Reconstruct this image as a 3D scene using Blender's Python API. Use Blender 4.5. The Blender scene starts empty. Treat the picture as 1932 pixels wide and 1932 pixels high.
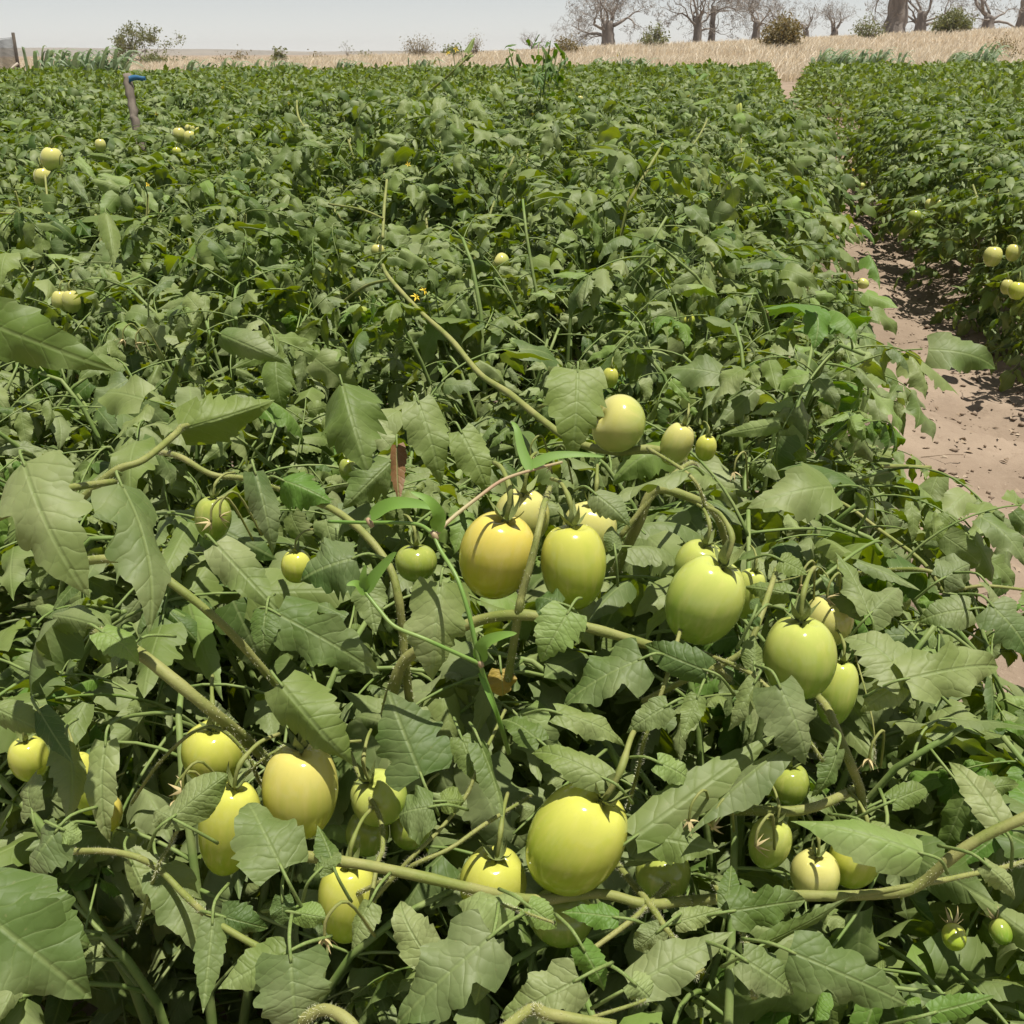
import bpy, math, random
import numpy as np
from mathutils import Vector, Matrix, noise

random.seed(7)
sc = bpy.context.scene
COL = sc.collection
rad = math.radians

# ------------------------------------------------------------------ camera, sky, sun, exposure
F, CX = 1937.0, 966.0            # focal length and centre, for a frame 1932 units wide
H = 1.05
PITCH, ROLL = 24.1, -0.3
cam_d = bpy.data.cameras.new('camera')
cam_d.sensor_fit = 'HORIZONTAL'; cam_d.sensor_width = 36.0
cam_d.lens = 36.0 * F / 1932.0
cam_d.clip_start = 0.02; cam_d.clip_end = 9000
cam = bpy.data.objects.new('camera', cam_d); COL.objects.link(cam)
RM = Matrix.Rotation(rad(90 - PITCH), 3, 'X') @ Matrix.Rotation(rad(ROLL), 3, 'Z')
cam.matrix_world = Matrix.Translation((0, 0, H)) @ RM.to_4x4()
sc.camera = cam
CAM = Vector((0, 0, H)); RT = RM.transposed()

SUN_EL, SUN_AZ = 81.0, 98.0      # azimuth clockwise from +Y
SUN = Vector((math.sin(rad(SUN_AZ)) * math.cos(rad(SUN_EL)), math.cos(rad(SUN_AZ)) * math.cos(rad(SUN_EL)), math.sin(rad(SUN_EL))))
world = bpy.data.worlds.new('World'); sc.world = world; world.use_nodes = True
wn = world.node_tree; bg = wn.nodes['Background']
sky = wn.nodes.new('ShaderNodeTexSky'); sky.sky_type = 'NISHITA'; sky.sun_disc = False
sky.sun_elevation = rad(SUN_EL); sky.sun_rotation = rad(SUN_AZ)
sky.altitude = 0; sky.air_density = 0.85; sky.dust_density = 0.0; sky.ozone_density = 1.0
hsv = wn.nodes.new('ShaderNodeHueSaturation'); hsv.inputs['Saturation'].default_value = 0.25      # dusty white sky
wn.links.new(sky.outputs['Color'], hsv.inputs['Color']); wn.links.new(hsv.outputs['Color'], bg.inputs['Color']); bg.inputs['Strength'].default_value = 0.073
sun_d = bpy.data.lights.new('sun', 'SUN'); sun_d.energy = 4.9; sun_d.angle = rad(0.55); sun_d.color = (1.0, 0.95, 0.86)
sun = bpy.data.objects.new('sun', sun_d); COL.objects.link(sun)
sun.rotation_euler = (-SUN).to_track_quat('-Z', 'Y').to_euler(); sun.location = (0, 0, 30)
vs = sc.view_settings
vs.view_transform = 'Standard'; vs.look = 'None'; vs.gamma = 1.0; vs.use_curve_mapping = False; vs.exposure = 0.42
sc.cycles.max_bounces = 4; sc.cycles.diffuse_bounces = 2; sc.cycles.glossy_bounces = 2
sc.cycles.transmission_bounces = 4; sc.cycles.transparent_max_bounces = 4
sc.cycles.use_denoising = True; sc.cycles.use_adaptive_sampling = True; sc.cycles.adaptive_threshold = 0.025
sc.cycles.caustics_reflective = False; sc.cycles.caustics_refractive = False

def at(px, py, d):
    return CAM + RM @ Vector(((px - CX) / F * d, -(py - CX) / F * d, -d))
def proj(p):
    q = RT @ (Vector(p) - CAM); d = max(-q.z, 1e-4)
    return CX + q.x / d * F, CX - q.y / d * F, -q.z
TOCAM = RM @ Vector((0, 0, 1))

# ------------------------------------------------------------------ helpers
def smooth(a, b, x):
    t = min(1, max(0, (x - a) / (b - a))); return t * t * (3 - 2 * t)
def link(name, data, parent=None, m=None):
    o = bpy.data.objects.new(name, data); COL.objects.link(o)
    if parent is not None: o.parent = parent
    if m is not None: o.matrix_basis = m
    return o
def tag(o, label=None, cat=None, group=None, kind=None):
    if label: o['label'] = label
    if cat: o['category'] = cat
    if group: o['group'] = group
    if kind: o['kind'] = kind
    return o
def mk_mesh(name, V, quads=None, tris=None, uv=None, tint=None, mat=None, shade=True):
    V = np.asarray(V, np.float32)
    me = bpy.data.meshes.new(name)
    me.vertices.add(len(V)); me.vertices.foreach_set('co', V.ravel())
    parts, starts, n = [], [], 0
    if quads is not None and len(quads):
        q = np.asarray(quads, np.int32); parts.append(q.ravel()); starts.append(np.arange(len(q)) * 4); n = q.size
    if tris is not None and len(tris):
        t = np.asarray(tris, np.int32); parts.append(t.ravel()); starts.append(n + np.arange(len(t)) * 3)
    L = np.concatenate(parts); S = np.concatenate(starts).astype(np.int32)
    me.loops.add(len(L)); me.loops.foreach_set('vertex_index', L)
    me.polygons.add(len(S)); me.polygons.foreach_set('loop_start', S)
    me.update(calc_edges=True)
    if uv is not None:
        me.uv_layers.new(name='UVMap').data.foreach_set('uv', np.asarray(uv, np.float32)[L].ravel())
    if tint is not None:
        me.attributes.new('tint', 'FLOAT', 'POINT').data.foreach_set('value', np.asarray(tint, np.float32))
    if mat: me.materials.append(mat)
    if shade: me.shade_smooth()
    return me
class Bag:
    """collects arrays of vertices, quads and triangles for one mesh"""
    def __init__(s): s.V = []; s.Q = []; s.T = []; s.U = []; s.I = []; s.n = 0
    def add(s, V, Q=None, T=None, U=None, tint=0.5):
        V = np.asarray(V, float)
        if Q is not None and len(Q): s.Q.append(np.asarray(Q) + s.n)
        if T is not None and len(T): s.T.append(np.asarray(T) + s.n)
        s.V.append(V); s.U.append(np.zeros((len(V), 2)) if U is None else U)
        s.I.append(np.full(len(V), tint)); s.n += len(V)
    def mesh(s, name, mat, shade=True):
        return mk_mesh(name, np.concatenate(s.V), np.concatenate(s.Q) if s.Q else None, np.concatenate(s.T) if s.T else None,
                       np.concatenate(s.U), np.concatenate(s.I), mat, shade)
def tube(P, R, sides=6, cap=True):
    P = np.asarray(P, float); n = len(P); R = np.broadcast_to(np.asarray(R, float), (n,))
    T = np.gradient(P, axis=0); T /= np.linalg.norm(T, axis=1, keepdims=True) + 1e-12
    a = np.array([0, 0, 1.0]) if abs(T[0, 2]) < .9 else np.array([1.0, 0, 0])
    u = np.cross(T[0], a); u /= np.linalg.norm(u)
    ang = np.arange(sides) / sides * 2 * np.pi; rings = []
    for i in range(n):
        u = u - T[i] * np.dot(u, T[i]); u /= np.linalg.norm(u) + 1e-12
        v = np.cross(T[i], u)
        rings.append(P[i] + R[i] * (np.cos(ang)[:, None] * u + np.sin(ang)[:, None] * v))
    V = np.concatenate(rings); k = np.arange(sides); k2 = (k + 1) % sides
    Q = np.concatenate([np.stack([i * sides + k, i * sides + k2, (i + 1) * sides + k2, (i + 1) * sides + k], 1) for i in range(n - 1)])
    Tt = []
    if cap:
        V = np.concatenate([V, P[:1], P[-1:]]); c0, c1 = n * sides, n * sides + 1
        Tt = np.concatenate([np.stack([k2, k, np.full(sides, c0)], 1), np.stack([(n - 1) * sides + k, (n - 1) * sides + k2, np.full(sides, c1)], 1)])
    return V, Q, Tt
def spline(P, k=5):
    P = [np.asarray(p, float) for p in P]; out = []
    for i in range(len(P) - 1):
        p0 = P[max(i - 1, 0)]; p1 = P[i]; p2 = P[i + 1]; p3 = P[min(i + 2, len(P) - 1)]
        for j in range(k):
            t = j / k
            out.append(.5 * (2 * p1 + (p2 - p0) * t + (2 * p0 - 5 * p1 + 4 * p2 - p3) * t * t + (3 * p1 - p0 - 3 * p2 + p3) * t ** 3))
    out.append(P[-1]); return np.array(out)
def frame(y, n):
    y = Vector(y).normalized(); n = Vector(n); x = y.cross(n)
    if x.length < 1e-5: x = y.orthogonal()
    x.normalize(); z = x.cross(y)
    return Matrix((x, y, z)).transposed()
def nz(x, y, s=1.0, k=0.0):
    return noise.noise(Vector((x * s, y * s, k)))

# ------------------------------------------------------------------ materials
class MatB:
    def __init__(s, name):
        s.m = bpy.data.materials.new(name); s.m.use_nodes = True; s.t = s.m.node_tree; s.t.nodes.clear()
        s.out = s.t.nodes.new('ShaderNodeOutputMaterial')
    def n(s, typ, ins=None, **kw):
        nd = s.t.nodes.new('ShaderNode' + typ)
        for k, v in kw.items(): setattr(nd, k, v)
        for k, v in (ins or {}).items():
            if isinstance(v, bpy.types.NodeSocket): s.t.links.new(v, nd.inputs[k])
            else: nd.inputs[k].default_value = v
        return nd
    def math(s, op, a, b=0.0, c=0.0, clamp=False): return s.n('Math', {0: a, 1: b, 2: c}, operation=op, use_clamp=clamp).outputs[0]
    def mix(s, f, a, b):
        return s.n('Mix', {0: f, 6: a, 7: b}, data_type='RGBA', clamp_factor=True).outputs[2]
    def step(s, a, b, v): return s.n('MapRange', {0: v, 1: a, 2: b, 3: 0.0, 4: 1.0}, interpolation_type='SMOOTHSTEP', clamp=True).outputs[0]
    def noise(s, scale, vec=None, detail=2.0, rough=.5):
        i = {'Scale': scale, 'Detail': detail, 'Roughness': rough}
        if vec is not None: i['Vector'] = vec
        return s.n('TexNoise', i).outputs['Fac']
    def surf(s, sh): s.t.links.new(sh, s.out.inputs['Surface']); return s.m
def rgb(r, g, b): return (r, g, b, 1.0)

def leaf_material(name, detail=True, dust=0.5, cols=None, relief=.0010):
    b = MatB(name)
    tint = b.n('Attribute', attribute_name='tint').outputs['Fac']
    rnd = b.n('ObjectInfo').outputs['Random']
    r = b.math('FRACT', b.math('ADD', tint, rnd))
    r2 = b.math('FRACT', b.math('MULTIPLY', r, 7.31))
    c0, c1, c2, cd = cols or (rgb(.042, .096, .009), rgb(.155, .212, .042), rgb(.130, .228, .024), rgb(.395, .415, .225))
    col = b.mix(r, c0, c1)
    col = b.mix(b.step(.86, .94, r2), col, c2)
    geo = b.n('NewGeometry').outputs['Position']
    dn = b.noise(9.0, geo, 3.0, .6)
    df = b.math('MULTIPLY', b.step(.36, .70, dn), dust)
    df = b.math('ADD', df, b.math('MULTIPLY', r2, dust * .42))
    col = b.mix(df, col, cd)
    normal = None
    if detail:
        uvn = b.n('TexCoord').outputs['UV']
        sep = b.n('SeparateXYZ', {0: uvn})
        xx = b.math('ABSOLUTE', b.math('SUBTRACT', sep.outputs[0], .5))
        warp = b.math('MULTIPLY', b.math('SUBTRACT', b.noise(7.0, uvn, 1.0), .5), .10)
        p = b.math('MULTIPLY', b.math('ADD', b.math('SUBTRACT', sep.outputs[1], b.math('MULTIPLY', xx, .75)), warp), 7.5)
        tri = b.math('MULTIPLY', b.math('ABSOLUTE', b.math('SUBTRACT', b.math('FRACT', p), .5)), 2.0)
        vein = b.step(.84, 1.0, tri)
        mid = b.step(.020, .002, xx)
        vor = b.n('TexVoronoi', {'Vector': uvn, 'Scale': 15.0, 'Randomness': .9}, feature='F1').outputs['Distance']
        vor = b.math('MULTIPLY', vor, vor)
        quilt = b.math('ADD', b.math('MULTIPLY', b.math('POWER', tri, 5.0), -.7), b.math('MULTIPLY', vor, -.9))
        hgt = b.math('SUBTRACT', quilt, b.math('MULTIPLY', mid, .9))
        normal = b.n('Bump', {'Strength': .45, 'Distance': relief, 'Height': hgt}).outputs[0]
        vm = b.math('MAXIMUM', b.math('MULTIPLY', vein, .22), b.math('MULTIPLY', mid, .6))
        col = b.mix(vm, col, rgb(.22, .28, .10))
        edge = b.noise(26.0, uvn, 2.0)
        col = b.mix(b.math('MULTIPLY', b.step(.66, .80, edge), .30), col, rgb(.27, .24, .11))
    tcol = b.n('HueSaturation', {'Hue': .486, 'Saturation': 1.55, 'Value': 1.65, 'Color': col}).outputs[0]
    pi = {'Base Color': col, 'Roughness': .55, 'Specular IOR Level': .36}
    if normal is not None: pi['Normal'] = normal
    pr = b.n('BsdfPrincipled', pi)
    tr = b.n('BsdfTranslucent', {'Color': tcol})
    sh = b.n('MixShader', {0: .25, 1: pr.outputs[0], 2: tr.outputs[0]})
    return b.surf(sh.outputs[0])
M_LEAF = leaf_material('tomato_leaf', True, .36, None, .0007)
M_LEAF_BIG = leaf_material('large_tomato_leaf', True, .38, None, .0013)
M_LEAF_MID = leaf_material('mid_field_leaf', True, .27, None, .0006)
M_LEAF_FAR = leaf_material('tomato_leaf_far', False, .36, (rgb(.040, .090, .008), rgb(.122, .182, .031), rgb(.128, .205, .024), rgb(.35, .38, .19)))
M_LEAF_FRESH = leaf_material('fresh_leaf', True, .08, (rgb(.090, .185, .022), rgb(.115, .205, .028), rgb(.13, .22, .03), rgb(.2, .25, .12)))
M_GRASSBLADE = leaf_material('weed_grass_leaf', False, .10, (rgb(.13, .26, .035), rgb(.17, .30, .05), rgb(.17, .30, .05), rgb(.3, .3, .15)))
M_DRY = leaf_material('dry_brown_leaf', True, .25, (rgb(.16, .075, .025), rgb(.22, .11, .035), rgb(.25, .14, .04), rgb(.30, .20, .10)))
M_YELLOW = leaf_material('yellow_leaf', True, .15, (rgb(.36, .27, .05), rgb(.40, .30, .06), rgb(.32, .26, .05), rgb(.35, .22, .08)))
M_BORDER = leaf_material('border_crop_leaf', False, .45, (rgb(.13, .20, .10), rgb(.19, .27, .15), rgb(.24, .30, .18), rgb(.33, .36, .25)))
M_SHRUB = leaf_material('shrub_leaf', False, .45, (rgb(.10, .13, .045), rgb(.16, .18, .075), rgb(.2, .2, .09), rgb(.30, .28, .18)))
M_BROWNBUSH = leaf_material('dry_bush_leaf', False, .5, (rgb(.13, .12, .05), rgb(.20, .17, .08), rgb(.22, .17, .09), rgb(.30, .25, .15)))
M_DARKLEAF = leaf_material('dark_green_leaf', False, .15, (rgb(.06, .13, .022), rgb(.10, .18, .035), rgb(.09, .15, .03), rgb(.2, .22, .1)))

def simple(name, c0, c1, scale=8.0, rough=.8, bump=.3, bscale=40.0, dist=.01, spec=.25, stretch=(1, 1, 1), tintmix=None):
    b = MatB(name)
    v = b.n('Mapping', {'Vector': b.n('TexCoord').outputs['Object'], 'Scale': stretch}).outputs[0]
    col = b.mix(b.step(.32, .68, b.noise(scale, v, 4.0, .6)), c0, c1)
    if tintmix: col = b.mix(b.math('MULTIPLY', b.n('Attribute', attribute_name='tint').outputs['Fac'], .8), col, tintmix)
    bp = b.n('Bump', {'Strength': bump, 'Distance': dist, 'Height': b.noise(bscale, v, 4.0, .65)}).outputs[0]
    return b.surf(b.n('BsdfPrincipled', {'Base Color': col, 'Roughness': rough, 'Specular IOR Level': spec, 'Normal': bp}).outputs[0])
M_STEM = simple('tomato_stem', rgb(.165, .20, .042), rgb(.265, .265, .090), 30, .62, .35, 260, .0012, .3)
M_STEM2 = simple('young_stem', rgb(.13, .20, .045), rgb(.20, .25, .08), 30, .6, .25, 260, .001, .3)
M_CALYX = simple('calyx', rgb(.145, .195, .05), rgb(.24, .27, .095), 60, .6, .3, 300, .001, .3)
M_WEED = simple('weed_stalk', rgb(.12, .24, .035), rgb(.20, .28, .07), 14, .45, .1, 200, .001, .4)
M_WEEDPINK = simple('weed_stalk_pinkish', rgb(.34, .20, .13), rgb(.38, .33, .17), 14, .45, .1, 200, .001, .4)
M_BARK = simple('baobab_bark', rgb(.19, .165, .145), rgb(.33, .29, .255), 1.2, .9, .5, 5, .08, .15, (1, 1, .35))
M_TWIG = simple('twig_bark', rgb(.24, .21, .18), rgb(.33, .29, .25), 2.0, .9, .2, 5, .02, .15)
M_WOOD = simple('weathered_wood', rgb(.13, .108, .085), rgb(.25, .21, .17), 14, .85, .6, 60, .004, .15, (1, 1, .18))
M_BLUE = simple('blue_plastic', rgb(.035, .13, .26), rgb(.05, .17, .32), 20, .45, .1, 60, .002, .4)
M_NET = simple('shade_net', rgb(.13, .13, .12), rgb(.17, .17, .16), 6, .8, .1, 20, .002, .2)
M_POST = simple('net_post', rgb(.07, .06, .05), rgb(.11, .09, .07), 6, .85, .3, 20, .01, .2)
M_POSTL = simple('pale_brace', rgb(.40, .34, .28), rgb(.50, .44, .36), 6, .85, .3, 20, .01, .2)
M_GRASS = simple('dry_grass_blade', rgb(.34, .265, .165), rgb(.47, .385, .26), .35, .85, .0, 5, .01, .1, (1, 1, 1), rgb(.23, .165, .105))
M_GRASS = leaf_material('dry_grass_blade', False, .3, (rgb(.56, .50, .385), rgb(.72, .655, .52), rgb(.50, .44, .32), rgb(.70, .64, .52)))
M_LITTER = simple('leaf_litter', rgb(.30, .23, .155), rgb(.48, .40, .30), 25, .85, .3, 90, .003, .15, (1, 1, 1), rgb(.20, .14, .095))
M_CLOD = simple('soil_clod', rgb(.22, .165, .12), rgb(.32, .25, .185), 30, .95, .2, 90, .002, .1)
M_HILL = simple('far_hill', rgb(.20, .18, .15), rgb(.25, .22, .18), .01, .95, .0, 1, .01, .05)

def soil(name, fine):
    b = MatB(name)
    g = b.n('NewGeometry').outputs['Position']
    a = b.noise(2.3, g, 5.0, .6); c = b.noise(28.0, g, 4.0, .65); d = b.noise(.05, g, 3.0, .5)
    col = b.mix(b.step(.3, .72, a), rgb(.205, .155, .112), rgb(.310, .242, .180))
    col = b.mix(b.math('MULTIPLY', b.step(.52, .72, c), .25), col, rgb(.155, .105, .072))
    col = b.mix(b.math('MULTIPLY', b.step(.62, .78, b.noise(90.0, g, 3.0, .6)), .35), col, rgb(.46, .38, .29))
    col = b.mix(b.math('MULTIPLY', b.step(.4, .6, d), .25), col, rgb(.36, .26, .17))
    h = b.math('ADD', b.math('MULTIPLY', c, .7), b.math('MULTIPLY', b.noise(110.0, g, 3.0, .7), .3))
    bp = b.n('Bump', {'Strength': .75 if fine else .3, 'Distance': .012, 'Height': h}).outputs[0]
    return b.surf(b.n('BsdfPrincipled', {'Base Color': col, 'Roughness': .93, 'Specular IOR Level': .15, 'Normal': bp}).outputs[0])
M_SOIL = soil('path_soil', True); M_GROUND = soil('field_soil', False)

def tomato_material():
    b = MatB('unripe_tomato_skin')
    tc = b.n('TexCoord').outputs['Object']
    z = b.n('SeparateXYZ', {0: tc}).outputs[2]
    oi = b.n('ObjectInfo')
    ocol = oi.outputs['Color']
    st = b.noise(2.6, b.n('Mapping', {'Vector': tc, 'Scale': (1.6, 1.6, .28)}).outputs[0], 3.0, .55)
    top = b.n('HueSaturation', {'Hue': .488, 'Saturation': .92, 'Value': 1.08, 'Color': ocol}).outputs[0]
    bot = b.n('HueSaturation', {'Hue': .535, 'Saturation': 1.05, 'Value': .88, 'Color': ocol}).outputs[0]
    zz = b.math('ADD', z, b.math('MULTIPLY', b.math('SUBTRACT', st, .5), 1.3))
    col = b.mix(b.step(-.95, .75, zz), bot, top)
    fine = b.noise(7.0, b.n('Mapping', {'Vector': tc, 'Scale': (2.2, 2.2, .16)}).outputs[0], 3.0, .6)
    col = b.mix(b.math('MULTIPLY', b.step(.5, .72, fine), .16), col, rgb(.40, .42, .10))
    col = b.mix(b.math('MULTIPLY', b.step(.70, .76, b.noise(2.1, tc, 4.0, .7)), .35), col, rgb(.42, .36, .16))
    col = b.mix(b.math('MULTIPLY', b.step(.55, .75, st), .22), col, rgb(.56, .53, .16))
    sp = b.noise(55.0, tc, 2.0, .6)
    col = b.mix(b.math('MULTIPLY', b.step(.64, .74, sp), .05), col, rgb(.60, .58, .30))
    dusty = b.noise(3.2, tc, 4.0, .65)
    rough = b.n('MapRange', {0: dusty, 1: .3, 2: .7, 3: .09, 4: .17}).outputs[0]
    p = b.n('BsdfPrincipled', {'Base Color': col, 'Roughness': rough, 'Specular IOR Level': .5})
    return b.surf(p.outputs[0])
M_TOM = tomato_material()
def flat(name, c, rough=.6): 
    b = MatB(name); return b.surf(b.n('BsdfPrincipled', {'Base Color': c, 'Roughness': rough}).outputs[0])
M_HAIR = flat('stem_hair', rgb(.55, .55, .36), .7)
M_PETAL = flat('flower_petal', rgb(.72, .52, .03)); M_DRYFLOWER = flat('dry_flower', rgb(.44, .36, .17), .8)

# ------------------------------------------------------------------ ground, path, hills
ROWA = rad(12.7); SA, CA = math.sin(ROWA), math.cos(ROWA)
def uw(x, y): return x * SA + y * CA, x * CA - y * SA
def xy(u, w): return u * SA + w * CA, u * CA - w * SA
def terrain(x, y):
    a = smooth(26, 85, y) * smooth(-30, 25, x) * 1.25 + smooth(28, 95, y) * smooth(8, 50, x) * 1.15
    return a + (.12 * nz(x, y, .06) if y > 26 else 0) * smooth(26, 40, y)
ys = np.concatenate([np.arange(-3, 3, 1.0), np.arange(3, 30, 3.0), np.arange(30, 160, 5.0), 160 * 1.22 ** np.arange(0, 15)])
xs = np.concatenate([-(110 * 1.3 ** np.arange(0, 13))[::-1], np.arange(-100, 101, 4.0), 110 * 1.3 ** np.arange(0, 13)])
V = [(x, y, terrain(x, y) - .03) for y in ys for x in xs]; nx = len(xs)
Q = [(j * nx + i, j * nx + i + 1, (j + 1) * nx + i + 1, (j + 1) * nx + i) for j in range(len(ys) - 1) for i in range(nx - 1)]
tag(link('ground', mk_mesh('ground', V, Q, mat=M_GROUND)), kind='structure')
def path_z(x, y, w):
    e = min(smooth(.30, .44, w), smooth(1.42, 1.28, w))
    h = .026 * nz(x, y, 3.1) + .016 * nz(x, y, 8, 3.0) + .009 * nz(x, y, 22, 7.0) + .005 * nz(x, y, 46, 9.0) + .05 * smooth(.78, .50, w) + .05 * smooth(.84, 1.1, w)
    h += .010 * max(0, nz(x, y, 14, 11.0) - .15) * 3
    return -.05 * (1 - e) + e * (.012 + h)
us = np.arange(-.4, 19, .022); ws = np.arange(.30, 1.42, .022); V = []
for u in us:
    for w in ws:
        x, y = xy(u, w)
        V.append((x, y, path_z(x, y, w)))
nw = len(ws)
Q = [(j * nw + i, j * nw + i + 1, (j + 1) * nw + i + 1, (j + 1) * nw + i) for j in range(len(us) - 1) for i in range(nw - 1)]
tag(link('path', mk_mesh('path', V, Q, mat=M_SOIL)), kind='structure')
hv, hq = [], []
hx = np.linspace(-1700, 1500, 90)
for i, x in enumerate(hx):
    top = 3 + 7 * smooth(500, -900, x) + 5 * nz(x, 0, .002) + 2.2 * nz(x, 4, .008)
    for dy, z in ((0, -2), (160, max(top, 1)), (420, max(top * .9, .8)), (700, -2)): hv.append((x, 1500 + dy, z))
    if i: hq += [((i - 1) * 4 + k, i * 4 + k, i * 4 + k + 1, (i - 1) * 4 + k + 1) for k in range(3)]
tag(link('hills', mk_mesh('hills', hv, hq, mat=M_HILL)), kind='structure')

# dusty air
def haze():
    b = MatB('dusty_air')
    v = b.n('VolumePrincipled', {'Color': rgb(.93, .93, .95), 'Density': .00018, 'Anisotropy': .2})
    b.t.links.new(v.outputs[0], b.out.inputs['Volume'])
    X, Y0, Y1, Z0, Z1 = 2700, -60, 2750, -3.2, 26
    V = [(x, y, z) for z in (Z0, Z1) for y in (Y0, Y1) for x in (-X, X)]
    return mk_mesh('haze', V, [(0, 2, 3, 1), (4, 5, 7, 6), (0, 1, 5, 4), (2, 6, 7, 3), (0, 4, 6, 2), (1, 3, 7, 5)], mat=b.m, shade=False)
tag(link('haze', haze()), 'thin dusty haze in the air over the whole field', 'haze', kind='stuff')

# clods and litter on the path
rs = np.random.RandomState(5)
def clods():
    b = Bag(); oct_v = np.array([(1, 0, 0), (-1, 0, 0), (0, 1, 0), (0, -1, 0), (0, 0, 1), (0, 0, -1)], float)
    oct_t = np.array([(0, 2, 4), (2, 1, 4), (1, 3, 4), (3, 0, 4), (2, 0, 5), (1, 2, 5), (3, 1, 5), (0, 3, 5)])
    for i in range(1500):
        u = .8 + 9 * rs.rand() ** 1.5
        w = np.clip(rs.choice([.60, .74, .90]) + rs.randn() * .07, .45, 1.28)
        x, y = xy(u, w); s = .0025 + .011 * rs.rand() ** 4
        v = oct_v * (s * (.6 + .8 * rs.rand(6, 1))) * (1, 1, .7)
        b.add(v + (x, y, path_z(x, y, w) + s * .25), T=oct_t, tint=rs.rand())
    return b.mesh('soil_clods', M_CLOD, False)
tag(link('soil_clods', clods()), 'crumbs and small clods of brown soil lying on the bare path', 'soil', kind='stuff')

# ------------------------------------------------------------------ leaflets
def leaflet(seed, ns, nt, kind):
    r = np.random.RandomState(seed)
    wm, a, b, td, nteeth, lobes = {'big': (.285, .42, 1.12, .15, 6, 1), 'ov': (.215, .48, 1.2, .17, 6, 0), 'lance': (.165, .48, 1.15, .15, 7, 0),
                                   'round': (.36, .45, .75, .05, 5, 0), 'serr': (.28, .40, 1.1, .26, 6, 0)}[kind]
    wm *= r.uniform(.9, 1.12)
    s = np.linspace(0, 1, ns + 1)[:, None]; t = np.linspace(-1, 1, nt + 1)[None, :]
    prof = (s + .05) ** a * np.maximum(1 - s, 0) ** b; prof = prof / prof.max() + .006
    Wd = []
    for side in (0, 1):
        f = np.mod(s * nteeth * r.uniform(.9, 1.15) + r.rand(), 1.0)
        win = np.clip(np.sin(np.pi * np.clip(s, 0, 1)) * 1.6, 0, 1)
        m = 1 - td * win * (1 - f) ** 1.2 * r.uniform(.7, 1.3)
        if lobes:
            for c, dep in ((r.uniform(.20, .28), r.uniform(.22, .48)), (r.uniform(.44, .54), r.uniform(.04, .20))):
                m = m * (1 - dep * np.exp(-((s - c) / .06) ** 2))
        Wd.append(wm * prof * m)
    W = np.where(t < 0, Wd[0], Wd[1]) * np.ones_like(t)
    at_ = np.abs(t); x = t * W
    y = s + .38 * at_ * W * (1 - s * .7) - r.uniform(.25, .55) * wm * at_ ** 1.4 * np.exp(-(s / .11) ** 2)
    fold = r.uniform(-.25, .75)
    z = -fold * np.abs(x) + r.uniform(.15, .42) * W * t * t * np.sin(2 * np.pi * r.uniform(1.2, 2.4) * s + r.uniform(0, 6.28) + np.where(t < 0, 1.7, 0))
    z = z - r.uniform(0, .5) * np.abs(x) ** 2 / wm
    if ns >= 20:
        ph = np.mod((s - .0 * x) * 7.5, 1.0); z = z + .004 * np.sin(np.pi * ph) ** .7 * np.sin(np.pi * np.clip(at_, 0, 1)) ** .6 * np.clip(2 * (1 - s), 0, 1)
    d = r.uniform(.25, 1.45); tw = r.uniform(-.5, .5)
    phi = d * s ** 1.4 - r.uniform(0, .25)
    ca, sa = np.cos(tw * s), np.sin(tw * s); x, z = x * ca - z * sa, x * sa + z * ca
    st = 1.0 / ns
    yc = np.concatenate([[[0]], np.cumsum(np.cos(phi[1:]), 0) * st]); zc = -np.concatenate([[[0]], np.cumsum(np.sin(phi[1:]), 0) * st])
    dy = y - s
    Y = yc + dy * np.cos(phi) + z * np.sin(phi); Z = zc - dy * np.sin(phi) + z * np.cos(phi)
    V = np.stack([x * np.ones_like(Y), Y, Z], -1).reshape(-1, 3)
    U = np.stack([(t * W) + .5, y * np.ones_like(t)], -1).reshape(-1, 2)
    n1 = nt + 1; i = np.arange(ns)[:, None] * n1 + np.arange(nt)[None, :]; i = i.ravel()
    Q = np.stack([i, i + 1, i + 1 + n1, i + n1], 1)
    return V, Q, U
KINDS = ['big'] * 4 + ['ov'] * 6 + ['lance'] * 3 + ['round'] * 3 + ['serr'] * 3
LOD = {'hero': (34, 8), 'mid': (12, 4), 'low': (5, 2)}
ARR = {l: [leaflet(100 + i, *LOD[l], k) for i, k in enumerate(KINDS)] for l in LOD}
IDX = {k: [i for i, q in enumerate(KINDS) if q == k] for k in set(KINDS)}
_lm = {}
def leaflet_mesh(i, mat, l='hero'):
    key = (i, mat.name, l)
    if key not in _lm:
        V, Q, U = ARR[l][i]
        _lm[key] = mk_mesh('leaflet', V, Q, None, U, np.full(len(V), (i * .618) % 1), mat)
    return _lm[key]

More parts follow.
